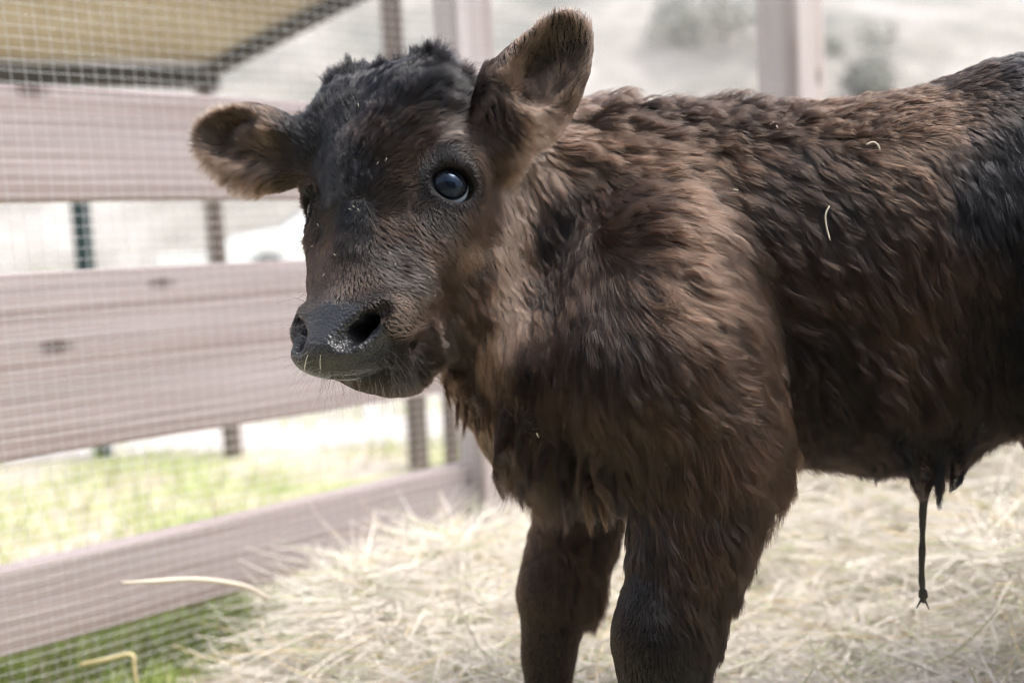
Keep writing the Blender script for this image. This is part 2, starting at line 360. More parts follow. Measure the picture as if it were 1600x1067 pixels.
tree('scrub', 1340, 105, 45, 2.8, 2.2, m_leaf, 'taller dark scrub on the slope just right of the pale corner post', 'shrub', 750, .22, .8, .05)
tree('shrub', 75, 425, 9.0, .50, .42, m_leafy, 'low yellow green shrub in the gap between the two upper boards at the left', 'shrub', leaf=.035)
# ------------------------------------------------------------------ hay bed, hay and grass
def pen_ts(P): q = P-F0; return q@DF, q@NF            # along the fence, into the pen
def hay_h(P):
    t, s = pen_ts(P)
    edge = sm0(.02, .42, t+.15*vnoise(P, .2, 61)+.25*s*0)
    base = .135+.03*vnoise(P, .28, 62)+.02*vnoise(P, .1, 63)+.014*vnoise(P, .045, 64)
    back = .11*sm0(.75, 1.5, t)
    base = base*(1-.5*np.exp(-((t-.74)/.15)**2)*np.exp(-np.maximum(s, 0)/.25))
    return edge*(base*(1-.5*sm0(.30, .75, s)*sm0(-.1, .5, 1-t))+back)-.01
def sm0(a, b, x): t = np.clip((x-a)/(b-a), 0, 1); return t*t*(3-2*t)
xs = np.arange(-.2, 1.60, .02); ys = np.arange(.012, 1.95, .02)
T_, S_0 = np.meshgrid(xs, ys, indexing='ij')
P = F0+T_.ravel()[:, None]*DF+S_0.ravel()[:, None]*NF; P[:, 2] = 0; P[:, 2] = hay_h(P)
I = np.arange(P.shape[0]).reshape(T_.shape)
m_hay, nt, n, l, p = new_mat('hay'); tc = n.new('ShaderNodeTexCoord')
l.new(ramp(nt, noise(nt, tc.outputs['Object'], 22, 5, .6), [(.32, (.28, .26, .18)), (.48, (.56, .52, .43)), (.66, (.74, .69, .61))]), p.inputs['Base Color']); p.inputs['Roughness'].default_value = .85
bed = mesh_obj('hay_bed', P, np.stack([I[:-1, :-1].ravel(), I[1:, :-1].ravel(), I[1:, 1:].ravel(), I[:-1, 1:].ravel()], 1), m_hay, None, True)
m_straw, nt, n, l, p = new_mat('straw'); at = n.new('ShaderNodeAttribute'); at.attribute_name = 'hair_colour'
l.new(at.outputs['Color'], p.inputs['Base Color']); p.inputs['Roughness'].default_value = .55
def blades(nm, P, D, L, bend, rad, C, mat, k=5, parent=None):
    n_ = len(P); out = np.zeros((n_, k, 3)); B = rng.normal(size=(n_, 3)); B -= D*(B*D).sum(1, keepdims=True); B /= np.linalg.norm(B, axis=1, keepdims=True)
    for j in range(k):
        s = j/(k-1); out[:, j] = P+D*(L*s)[:, None]+B*(bend*L*s*s)[:, None]
    return out
def curves_obj(name, PTS, RAD, COLR, mat):
    nC, k, _ = PTS.shape
    hc = bpy.data.hair_curves.new(name); hc.add_curves([k]*nC)
    hc.attributes['position'].data.foreach_set('vector', PTS.astype(np.float32).ravel())
    ra = hc.attributes.get('radius') or hc.attributes.new('radius', 'FLOAT', 'POINT')
    ra.data.foreach_set('value', RAD.astype(np.float32).ravel())
    ca = hc.attributes.new('hair_colour', 'FLOAT_COLOR', 'CURVE')
    ca.data.foreach_set('color', np.concatenate([COLR, np.ones((nC, 1))], 1).astype(np.float32).ravel())
    hc.materials.append(mat); o = bpy.data.objects.new(name, hc); COL.objects.link(o); return o
NS = 52000
t = rng.uniform(-.05, 1.58, NS); s = rng.uniform(.01, 1.7, NS)
P = F0+t[:, None]*DF+s[:, None]*NF; P[:, 2] = 0
h = hay_h(P); keep = (h > .005); P = P[keep]; h = h[keep]
P[:, 2] = h+rng.uniform(-.006, .020, len(P))*1.0
az = rng.uniform(0, 6.283, len(P)); el = rng.normal(0, .16, len(P))+.06
D = np.stack([np.cos(az)*np.cos(el), np.sin(az)*np.cos(el), np.sin(el)], 1)
L = rng.uniform(.03, .16, len(P)); PT = blades('hay', P, D, L, rng.normal(0, .22, len(P)), 0, 0, None)
PT[:, :, 2] = np.maximum(PT[:, :, 2], .003)
q_ = (PT-F0)@NF; PT += (np.maximum(.012-q_, 0))[..., None]*NF
rad = rng.uniform(.0004, .0010, (len(P), 1))*np.array([1, 1, 1, .9, .6])
v = rng.random((len(P), 1)); C = np.array([.80, .75, .68])*(.74+.40*v); g_ = rng.random(len(P)) < .16; C[g_] = np.array([.50, .52, .34])*(.7+.6*v[g_]); y_ = rng.random(len(P)) < .07; C[y_] = np.array([.66, .54, .34])
hay = tag(curves_obj('hay', PT, rad, C, m_straw), kind='stuff', label='pale loose hay heaped over the pen floor', cat='hay'); put(bed, hay)
# grass outside and at the foot of the fence
NG = 20000
X_ = rng.uniform(-2.2, 1.6, NG); Y_ = 1.0+rng.random(NG)**1.3*2.6; P = np.stack([X_, Y_, 0*X_], 1)
tf = rng.uniform(-.5, .36, 9000); sf = rng.uniform(-.40, .10, 9000); P[:9000] = F0+tf[:, None]*DF+sf[:, None]*NF; P[:, 2] = 0; Y_ = P[:, 1]
t, s = pen_ts(P); nv = vnoise(P, .35, 91)
keep = ((s < -.02) | (t < .16)) & (nv+.7*(np.arange(len(P)) < 9000) > -.05+.5*(rng.random(NG)-.5)); keep &= ~((Y_ > 2.95) & (Y_ < 3.3) & (nv < .4)); P = P[keep]; nv = nv[keep]
az = rng.uniform(0, 6.283, len(P)); el = rng.uniform(.7, 1.5, len(P)); D = np.stack([np.cos(az)*np.cos(el), np.sin(az)*np.cos(el), np.sin(el)], 1)
L = rng.uniform(.02, .07, len(P)); PT = blades('grass', P, D, L, rng.normal(0, .4, len(P)), 0, 0, None)
rad = rng.uniform(.0010, .0020, (len(P), 1))*np.array([1, 1, .8, .6, .15])
v = rng.random((len(P), 1)); C = np.array([.34, .42, .13])*(.6+.8*v); d_ = rng.random(len(P)) < .25; C[d_] = np.array([.45, .40, .24])
tag(curves_obj('grass', PT, rad, C, m_straw), kind='stuff', label='short green grass growing beyond the fence', cat='grass')
# single stems one can point at
m_stem, nt, n, l, p = new_mat('pale_stem'); p.inputs['Base Color'].default_value = (.62, .55, .46, 1); p.inputs['Roughness'].default_value = .6
m_ystem, nt, n, l, p = new_mat('yellow_stem'); p.inputs['Base Color'].default_value = (.52, .45, .24, 1); p.inputs['Roughness'].default_value = .6
def spline(pts, n=16):
    pts = [np.asarray(p, float) for p in pts]; pts = [2*pts[0]-pts[1]]+pts+[2*pts[-1]-pts[-2]]; out = []
    for i in range(1, len(pts)-2):
        for j in range(n):
            t = j/n; a, b, c, d = pts[i-1:i+3]
            out.append(.5*((2*b)+(-a+c)*t+(2*a-5*b+4*c-d)*t*t+(-a+3*b-3*c+d)*t**3))
    return out+[pts[-2]]
def stem(name, px, r, mat, label, cat='straw', group=None):
    pts = spline([W(*p) for p in px], 6); n_ = len(pts)
    mb = MB(); mb.tube(pts, [r*(1 if i < n_*.7 else 1-.6*(i/n_-.7)/.3) for i in range(n_)], 6)
    V = np.array(mb.V); c = V.mean(0)
    return tag(mesh_obj(name, V, mb.F, mat, None, True), label, cat, group)
stem('long_straw', [(420, 935, 1.15), (380, 915, 1.13), (310, 905, 1.10), (240, 908, 1.08), (190, 910, 1.07)], .0030, m_stem, 'long pale curved straw poking out of the hay in front of the lowest board')
stem('bent_stalk', [(125, 1038, 1.16), (165, 1030, 1.15), (205, 1022, 1.15), (210, 1045, 1.15), (216, 1085, 1.15)], .0026, m_ystem, 'yellow bent stalk in the grass at the lower left', 'stalk')

# added unseen board screen behind the camera: shades the pen, darkens the eye's reflection
m_shade_screen = wood('shade_screen_boards', (.10, .075, .06), (.05, .035, .03), (.15, .12, .10), 2, .6)
shade_screen = tag(empty('shade_screen', (0, -3.4, 0)), 'added dark board screen, unseen behind the camera, that shades the pen', 'shade_screen')
mb = MB()
for i in range(44):
    w_ = .11; x = -5.2+i*.24; mb.box((x, .004*math.sin(i*2.3), 1.45), (w_, 0, 0), (0, .012, 0), (0, 0, 1.45))
o = mb.build('screen_planks', m_shade_screen); o.parent = shade_screen
mb = MB(); mb.box((0, .13, 3.0), (5.4, 0, 0), (0, .45, .10), (0, -.006, .025)); o = mb.build('screen_top', m_beam); o.parent = shade_screen
# ------------------------------------------------------------------ the calf's body: one implicit surface, meshed once
def nrm(v): v = np.asarray(v, float); return v/np.linalg.norm(v)
def camvec(r, u, t): return r*_R+u*_U-t*_f
HR = nrm((.86, .08, .50)); HZ = np.array((.06, .95, -.2)); HZ = nrm(HZ-HR*(HZ@HR)); HN = np.cross(HR, HZ)
HRw, HZw, HNw = camvec(*HR), camvec(*HZ), camvec(*HN)
HO = W(566, 302, .80)
def H(x, n, z): return HO+x*HRw+n*HNw+z*HZw          # head frame: x across, n out of the face, z up the face
def Hinv(P):
    q = np.asarray(P)-HO; return np.stack([q@HRw, q@HNw, q@HZw], -1)

def axis(segs):
    xs = [segs[0][0]]
    for a, b, h in segs:
        while xs[-1] < b: xs.append(xs[-1]+h)
    return np.array(xs, np.float32)
FINE, MID, CRS = .0023, .0045, .0075
GX = axis([(-.285, .085, FINE), (.085, .15, MID), (.15, .86, CRS)])
GY = axis([(.655, .90, FINE), (.90, 1.0, MID), (1.0, 1.26, CRS)])
GZ = axis([(-.01, .42, .0065), (.42, .50, MID), (.50, .835, FINE)])
FLD = np.ones((len(GX), len(GY), len(GZ)), np.float32)
def region(lo, hi):
    a = []
    for g, l, h in zip((GX, GY, GZ), lo, hi):
        i0 = max(int(np.searchsorted(g, l))-1, 0); i1 = min(int(np.searchsorted(g, h))+1, len(g)); a.append((i0, max(i1, i0+1)))
    sl = tuple(slice(*t) for t in a)
    P = np.stack(np.meshgrid(GX[sl[0]], GY[sl[1]], GZ[sl[2]], indexing='ij'), -1)
    return sl, P
def smin(a, b, k):
    h = np.clip(.5+.5*(b-a)/k, 0, 1); return b*(1-h)+a*h-k*h*(1-h)
def apply(sl, d, k, cut):
    cur = FLD[sl]
    FLD[sl] = smin(cur, d, k) if not cut else -smin(-cur, d, k)
def ell(c, ax, r, k=.01, cut=False):                 # ax: three unit axes, r: three radii
    c = np.asarray(c, np.float32); ax = np.asarray(ax, np.float32); r = np.asarray(r, np.float32)
    ext = np.sqrt(((ax*r[:, None])**2).sum(0))+k+.02
    sl, P = region(c-ext, c+ext)
    q = (P-c)@ax.T
    k0 = np.sqrt(((q/r)**2).sum(-1)); k1 = np.sqrt(((q/(r*r))**2).sum(-1))+1e-9
    apply(sl, k0*(k0-1)/k1, k, cut)
WAX = np.eye(3)
def cone(a, b, ra, rb, k=.02, cut=False, squash=None):   # squash: (unit axis, factor) narrows it along an axis
    a = np.asarray(a, np.float32); b = np.asarray(b, np.float32); m = max(ra, rb)+k+.02
    sl, P = region(np.minimum(a, b)-m, np.maximum(a, b)+m)
    if squash:
        s, fct = np.asarray(squash[0], np.float32), squash[1]
        off = ((P-a)@s)
        cb = float((b-a)@s)
        t = np.clip(((P-a)@(b-a))/float((b-a)@(b-a)), 0, 1)
        P = P+((off-t*cb)*(1/fct-1))[..., None]*s
    ba = b-a; l2 = float(ba@ba); rr = ra-rb; a2 = l2-rr*rr; il2 = 1/l2
    pa = P-a; y = pa@ba; z = y-l2
    x2 = ((pa*l2-ba*y[..., None])**2).sum(-1); y2 = y*y*l2; z2 = z*z*l2
    kk = np.sign(rr)*rr*rr*x2
    d = (np.sqrt(np.maximum(x2*a2*il2, 0))+y*rr)*il2-ra
    c1 = np.sign(z)*a2*z2 > kk; c2 = np.sign(y)*a2*y2 < kk
    d = np.where(c1, np.sqrt(x2+z2)*il2-rb, np.where(c2, np.sqrt(x2+y2)*il2-ra, d))
    if squash: d = d*squash[1]**.5
    apply(sl, d, k, cut)
def chain(pts, k=.03, squash=None):                  # (px, py, distance, radius in px)
    Q = [(W(px, py, d), r*d/FPX) for px, py, d, r in pts]
    for (a, ra), (b, rb) in zip(Q[:-1], Q[1:]): cone(a, b, ra, rb, k, squash=squash)
side = nrm(_f*np.array([1, 1, 0]))                   # roughly across the calf's body
# trunk
chain([(985, 445, .925, 222), (1100, 448, .93, 230), (1220, 446, .925, 224), (1330, 434, .915, 232), (1450, 416, .90, 244), (1600, 376, .90, 232),
       (1760, 372, .90, 240), (1880, 372, .92, 205)], .04, (side, .62))
# withers and back line, croup
chain([(905, 300, .93, 48), (1000, 282, .93, 46), (1120, 272, .93, 40), (1230, 262, .92, 36)], .05)
chain([(1600, 208, .88, 90), (1750, 190, .87, 100), (1880, 230, .88, 90)], .05)
# neck, throat, brisket
chain([(700, 330, .90, 105), (800, 350, .90, 140), (910, 412, .92, 180), (985, 445, .925, 200)], .05, (side, .66))
chain([(745, 470, .86, 82), (820, 560, .875, 100), (885, 630, .89, 108), (975, 660, .90, 90)], .045)
chain([(960, 560, .84, 100), (900, 620, .86, 90)], .05)
# near shoulder and foreleg
chain([(1010, 350, .875, 100), (1025, 450, .845, 130), (1040, 560, .825, 146), (1080, 660, .82, 116), (1098, 745, .81, 86), (1082, 840, .80, 72), (1060, 925, .795, 64),
       (1036, 1000, .79, 66), (1036, 1090, .79, 46), (1043, 1200, .79, 46), (1040, 1290, .79, 52), (1022, 1345, .785, 44)], .03)
cone(W(1150, 710, .81), W(1110, 690, .815), .028, .04, .04)
# far shoulder and foreleg
chain([(900, 600, .985, 105), (908, 720, .98, 66), (904, 800, .975, 52), (884, 870, .97, 50), (868, 930, .965, 48), (857, 1020, .965, 31), (856, 1140, .97, 36), (850, 1230, .97, 40), (838, 1270, .965, 36)], .03)
# hind legs: thigh, stifle, hock, cannon
chain([(1800, 330, .82, 150), (1770, 520, .80, 130), (1735, 640, .80, 92), (1780, 800, .80, 62), (1860, 930, .80, 50), (1850, 1080, .80, 42), (1845, 1230, .80, 40), (1830, 1320, .80, 46), (1810, 1370, .79, 40)], .03)
chain([(1790, 330, .99, 120), (1720, 520, 1.0, 105), (1650, 625, 1.0, 62), (1715, 730, 1.01, 46), (1760, 850, 1.01, 40), (1750, 1000, 1.01, 34), (1745, 1120, 1.01, 32), (1735, 1190, 1.01, 38), (1720, 1225, 1.0, 34)], .03)
# belly, navel sheath
chain([(1240, 600, .90, 92), (1400, 610, .885, 90), (1480, 575, .88, 78), (1600, 515, .88, 74)], .05, (side, .9))
chain([(1455, 640, .88, 64), (1456, 690, .88, 36), (1452, 734, .88, 17)], .022)
# head
E3 = (HRw, HNw, HZw)
ell(H(-.005, -.070, .038), E3, (.090, .070, .080), .02)
ell(H(-.022, -.058, .075), E3, (.068, .054, .049), .03)
ell(H(.026, -.042, .076), E3, (.038, .034, .048), .025); ell(H(-.042, -.042, .080), E3, (.040, .034, .050), .025)
ell(H(-.052, -.056, .070), E3, (.040, .038, .042), .03)
ell(H(0, -.036, .045), E3, (.052, .032, .055), .02)
for s in (-1, 1):
    ell(H(s*.058-.001, -.038, .012), E3, (.031, .028, .032), .02)
    ell(H(s*.050, -.086, -.026), E3, (.034, .056, .066), .025)
    cone(H(s*.048, -.108, -.005), H(s*.022, -.062, -.105), .036, .026, .025)
    cone(H(s*.047, -.036, -.020), H(s*.034, -.020, -.085), .030, .024, .02)
cone(H(0, -.028, .020), H(0, -.006, -.084), .040, .027, .025)
ell(H(0, -.026, -.106), E3, (.051, .042, .035), .02)
ell(H(0, .004, -.114), E3, (.044, .028, .029), .012)
for s in (-1, 1): ell(H(s*.033, -.002, -.110), E3, (.023, .025, .023), .010)
ell(H(0, -.022, -.132), E3, (.041, .040, .019), .012)        # upper lip
ell(H(-.004, .014, -.134), E3, (.038, .026, .0190), .012)
ell(H(0, -.040, -.142), E3, (.032, .034, .0140), .004)        # lower lip and chin
cone(H(0, -.085, -.05), H(0, -.066, -.124), .038, .022, .02)
# mouth line
for s in (-1, 1):
    cone(H(0, .014, -.1500), H(s*.028, -.006, -.1475), .0018, .0018, .003, True)
    cone(H(s*.028, -.006, -.1475), H(s*.0480, -.056, -.1230), .0018, .0008, .003, True)
# nostrils
for s in (-1, 1):
    cone(H(s*.020, .034, -.130), H(s*.035, .024, -.116), .0074, .0086, .004, True)
    cone(H(s*.035, .024, -.115), H(s*.0425, .016, -.104), .0080, .0052, .004, True)
    cone(H(s*.0255, .028, -.1250), H(s*.018, -.018, -.110), .0078, .005, .003, True)
    cone(H(s*.034, .026, -.115), H(s*.026, -.010, -.106), .0068, .004, .003, True)
# eyes: lids over the ball, then an almond opening
EYES = []
for s in (-1, 1):
    en = nrm(s*.80*HRw+.58*HNw-.06*HZw); c = H(s*.0560, -.034, .004)+.0062*en
    eu = nrm(HZw-en*(HZw@en)); er = np.cross(eu, en)
    tilt = math.radians(16)*s; er2 = math.cos(tilt)*er-math.sin(tilt)*eu; eu2 = math.cos(tilt)*eu+math.sin(tilt)*er
    EYES.append((c, er2, eu2, en, s))
    ell(c-.002*en, (er2, eu2, en), (.0210, .0198, .0200), .009)
    ell(c+.0086*eu2+.000*en, (er2, eu2, en), (.0200, .0085, .0185), .004)    # heavy upper lid
    ell(c+.016*en-.0005*eu2, (er2, eu2, en), (.0170, .0134, .0165), .003, True)
# ears: cupped leaves
def ear(base, tip, wide, face, w, thick=.021, k=.012):
    base, tip = np.asarray(base), np.asarray(tip)
    a = nrm(tip-base); L = np.linalg.norm(tip-base); n = nrm(face-a*(face@a)); b = np.cross(n, a)
    c = (base+tip)/2
    sg = wide
    ell(c-a*.10*L, (a, b, n), (L*.42, w*.96, thick), k); ell(c+a*.13*L, (a, b, n), (L*.36, w*.74, thick*.8), k)
    cone(base-a*.012, base+a*L*.35, .020, .016, .02)
    if sg > 0: ell(base+a*.24*L+b*.016-n*.006, (a, b, n), (L*.36, .026, .016), .015)
    ell(c+a*.10*L+n*.013+b*sg*1.5, (a, b, n), (L*.40, w*.66, thick*.80), .006, True)
    ell(c+a*.02*L+n*.006+b*sg*2, (a, b, n), (L*.22, w*.34, thick*.72), .006, True)
    return base, a, b, n, L
EAR_R = ear(W(797, 212, .815), W(907, 22, .80), .004, nrm(camvec(.35, -.10, 1)), .037)
EAR_L = ear(W(462, 232, .87), W(304, 212, .875), -.004, nrm(camvec(-.25, -.25, 1)), .0355)

ell(W(425, 246, .872), (EAR_L[1], EAR_L[2], EAR_L[3]), (.034, .030, .012), .012)
ell(W(412, 240, .855), (EAR_L[1], EAR_L[2], EAR_L[3]), (.030, .018, .012), .006, True)

def surface_nets(FL, ax):
    s = FL < 0
    nx, ny, nz = FL.shape
    acc = np.zeros((nx-1, ny-1, nz-1, 3), np.float32); cnt = np.zeros((nx-1, ny-1, nz-1), np.float32)
    A = [s[:-1], s[:, :-1], s[:, :, :-1]]; B = [s[1:], s[:, 1:], s[:, :, 1:]]
    crosses = []
    for d in range(3):
        I = np.argwhere(A[d] != B[d])
        J = I.copy(); J[:, d] += 1
        fa = FL[tuple(I.T)]; fb = FL[tuple(J.T)]; t = fa/(fa-fb)
        p = np.stack([ax[e][I[:, e]] for e in range(3)], 1)
        p[:, d] += t*(ax[d][J[:, d]]-ax[d][I[:, d]])
        crosses.append((I, s[tuple(I.T)]))
        o = [e for e in range(3) if e != d]
        for u in (0, 1):
            for v in (0, 1):
                C = I.copy(); C[:, o[0]] -= u; C[:, o[1]] -= v
                ok = (C >= 0).all(1) & (C[:, 0] < nx-1) & (C[:, 1] < ny-1) & (C[:, 2] < nz-1)
                np.add.at(acc, tuple(C[ok].T), p[ok]); np.add.at(cnt, tuple(C[ok].T), 1)
    idx = -np.ones(cnt.shape, np.int64); has = cnt > 0; idx[has] = np.arange(has.sum())
    V = acc[has]/cnt[has][:, None]
    F = []
    for d in range(3):
        I, ins = crosses[d]; o = [(d+1) % 3, (d+2) % 3]
        ok = (I[:, o[0]] > 0) & (I[:, o[1]] > 0) & (I[:, o[0]] < FL.shape[o[0]]-1) & (I[:, o[1]] < FL.shape[o[1]]-1)
        I, ins = I[ok], ins[ok]
        def g(u, v):
            C = I.copy(); C[:, o[0]] -= u; C[:, o[1]] -= v; return idx[tuple(C.T)]
        q = np.stack([g(1, 1), g(0, 1), g(0, 0), g(1, 0)], 1)
        q[~ins] = q[~ins][:, ::-1]
        F.append(q)
    return V, np.concatenate(F)
BV, BF = surface_nets(FLD, (GX, GY, GZ))
del FLD
def relax(V, F, it, w):
    E = np.concatenate([F[:, [0, 1]], F[:, [1, 2]], F[:, [2, 3]], F[:, [3, 0]]])
    deg = np.bincount(E.ravel(), minlength=len(V)).astype(np.float32)[:, None]+1e-9
    for _ in range(it):
        S = np.zeros_like(V)
        for c in range(3): S[:, c] = np.bincount(E[:, 0], V[E[:, 1], c], len(V))+np.bincount(E[:, 1], V[E[:, 0], c], len(V))
        V = V*(1-w)+w*S/deg
    return V
BV = relax(BV, BF, 2, .5).astype(np.float32)
print('body verts', len(BV), 'faces', len(BF))
def face_normals(V, F):
    n = np.cross(V[F[:, 2]]-V[F[:, 0]], V[F[:, 3]]-V[F[:, 1]]); return n
_fn = face_normals(BV, BF); BN = np.zeros_like(BV)
for c in range(3):
    for j in range(4): BN[:, c] += np.bincount(BF[:, j], _fn[:, c], len(BV))
BN /= np.linalg.norm(BN, axis=1, keepdims=True)+1e-12
# ------------------------------------------------------------------ the calf: body mesh, skin and nose
def srgb(r, g, b):
    return tuple(((c/255)/12.92 if c/255 <= .04045 else ((c/255+.055)/1.055)**2.4) for c in (r, g, b))
def sm(a, b, x): t = np.clip((x-a)/(b-a), 0, 1); return t*t*(3-2*t)
def pad_mask(P):
    q = Hinv(P)
    e = np.sqrt((q[:, 0]/.047)**2+((q[:, 1]-.020)/.044)**2+((q[:, 2]+.128)/.031)**2)
    m = 1-sm(.93, 1.06, e+.05*vnoise(P, .006, 3))
    return m
def lid_mask(P):
    m = np.zeros(len(P), np.float32)
    for c, er, eu, en, s in EYES:
        q = P-c; x = q@er; y = q@eu; z = q@en
        m = np.maximum(m, (1-sm(1.0, 1.35, np.sqrt((x/.0158)**2+(y/.0135)**2)))*(z > 0))
    return m
calf = tag(empty('calf', W(1150, 1300, .90)*np.array([1, 1, 0])), 'shaggy dark brown newborn calf standing in the pen and looking at the camera', 'calf')
m_skin, nt, n, l, p = new_mat('calf_skin')
at = n.new('ShaderNodeAttribute'); at.attribute_name = 'pad'
tc = n.new('ShaderNodeTexCoord')
vo = n.new('ShaderNodeTexVoronoi'); vo.inputs['Scale'].default_value = 500; vo.feature = 'SMOOTH_F1'; vo.inputs['Smoothness'].default_value = .35
nz = n.new('ShaderNodeTexNoise'); nz.inputs['Scale'].default_value = 90; nz.inputs['Detail'].default_value = 5
l.new(tc.outputs['Object'], vo.inputs['Vector']); l.new(tc.outputs['Object'], nz.inputs['Vector'])
mx = n.new('ShaderNodeMix'); mx.data_type = 'RGBA'
mx.inputs[6].default_value = (.006, .0048, .0045, 1)
cr = n.new('ShaderNodeValToRGB'); cr.color_ramp.elements[0].position = .35; cr.color_ramp.elements[0].color = (.006, .007, .009, 1)
cr.color_ramp.elements[1].position = .75; cr.color_ramp.elements[1].color = (.013, .013, .015, 1)
l.new(nz.outputs['Fac'], cr.inputs['Fac']); l.new(cr.outputs['Color'], mx.inputs[7]); l.new(at.outputs['Fac'], mx.inputs[0]); l.new(mx.outputs[2], p.inputs['Base Color'])
mr = n.new('ShaderNodeMapRange'); mr.inputs['To Min'].default_value = .6; mr.inputs['To Max'].default_value = .30
l.new(at.outputs['Fac'], mr.inputs['Value']); l.new(mr.outputs[0], p.inputs['Roughness'])
mu = n.new('ShaderNodeMath'); mu.operation = 'MULTIPLY'; l.new(vo.outputs['Distance'], mu.inputs[0]); l.new(at.outputs['Fac'], mu.inputs[1])
ad = n.new('ShaderNodeMath'); ad.operation = 'MULTIPLY_ADD'; l.new(nz.outputs['Fac'], ad.inputs[0]); ad.inputs[1].default_value = .5; l.new(mu.outputs[0], ad.inputs[2])
bp = n.new('ShaderNodeBump'); bp.inputs['Strength'].default_value = .8; bp.inputs['Distance'].default_value = .0010; bp.invert = False
l.new(ad.outputs[0], bp.inputs['Height']); l.new(bp.outputs[0], p.inputs['Normal'])
ms = n.new('ShaderNodeMapRange'); ms.inputs['To Min'].default_value = .12; ms.inputs['To Max'].default_value = .48; l.new(at.outputs['Fac'], ms.inputs['Value']); l.new(ms.outputs[0], p.inputs['Specular IOR Level'])
body = mesh_obj('body', BV, BF, m_skin, calf, True)
at_ = body.data.attributes.new('pad', 'FLOAT', 'POINT')
at_.data.foreach_set('value', pad_mask(BV).astype(np.float32))
# eyes
m_eye, nt, n, l, p = new_mat('calf_eye')
tc = n.new('ShaderNodeTexCoord'); sp = n.new('ShaderNodeSeparateXYZ'); l.new(tc.outputs['Object'], sp.inputs[0])
def mnode(op, a, b=None):
    q = n.new('ShaderNodeMath'); q.operation = op
    for i, v in enumerate((a, b)):
        if v is None: continue
        if isinstance(v, (int, float)): q.inputs[i].default_value = v
        else: l.new(v, q.inputs[i])
    return q.outputs[0]
rx = mnode('MULTIPLY', sp.outputs[0], sp.outputs[0]); ry = mnode('MULTIPLY', sp.outputs[1], sp.outputs[1])
rr = mnode('SQRT', mnode('ADD', rx, ry))
cr = n.new('ShaderNodeValToRGB'); cr.color_ramp.interpolation = 'EASE'
els = cr.color_ramp.elements
els[0].position = 0; els[0].color = (.005, .009, .017, 1); els[1].position = 1; els[1].color = (.55, .60, .68, 1)
for pos, c in ((.36, (.003, .004, .007, 1)), (.44, (.008, .010, .014, 1)), (.64, (.012, .012, .015, 1)), (.765, (.003, .004, .006, 1)), (.80, (.05, .06, .075, 1)), (.84, (.40, .46, .54, 1))):
    e = els.new(pos); e.color = c
l.new(mnode('MULTIPLY', rr, 1/.018), cr.inputs['Fac']); l.new(cr.outputs['Color'], p.inputs['Base Color'])
p.inputs['Roughness'].default_value = .04; p.inputs['Specular IOR Level'].default_value = .36; p.inputs['Specular Tint'].default_value = (.45, .68, 1, 1); p.inputs['IOR'].default_value = 1.38
for c, er, eu, en, s in EYES:
    R = .018; V = []; F = []; nu, nv = 48, 32
    gaze = nrm(en+.17*eu-.14*er)
    for j in range(nv+1):
        ph = math.pi*j/nv
        for i in range(nu):
            th = 2*math.pi*i/nu
            x, y, z = R*math.sin(ph)*math.cos(th), R*math.sin(ph)*math.sin(th), R*math.cos(ph)
            rad = math.hypot(x, y)
            if z > 0 and rad < .0115: z += .0007*(1-(rad/.0115)**2)       # cornea
            V.append((x, y, z))
    for j in range(nv):
        for i in range(nu): F.append((j*nu+i, (j+1)*nu+i, (j+1)*nu+(i+1) % nu, j*nu+(i+1) % nu))
    o = mesh_obj('eye', V, F, m_eye, None, True)
    o.parent = calf
    g = gaze; ex = nrm(er-g*(er@g)); ey = np.cross(g, ex)
    off = 0*er
    cc = c+off-np.array(calf.location)
    o.matrix_parent_inverse = Matrix.Identity(4)
    o.matrix_local = Matrix(((ex[0], ey[0], g[0], cc[0]), (ex[1], ey[1], g[1], cc[1]), (ex[2], ey[2], g[2], cc[2]), (0, 0, 0, 1)))
# ------------------------------------------------------------------ fur
def snap(px, py, rad=7):                             # the visible surface point behind a pixel of the design drawing
    d = (PX-px)**2+(PY-py)**2; i = np.where(d < rad*rad)[0]
    if len(i) == 0: i = np.argsort(d)[:6]
    return BV[i[np.argmin(PD[i])]]
PX, PY, PD = PROJ(BV)
BLK = (.0025, .0025, .0032); DK = (.0075, .0044, .0032); BR = (.0205, .0114, .0073); MB_ = (.036, .0205, .0136); TN = (.14, .088, .062); PK = (.30, .195, .15); GR = (.046, .037, .034)
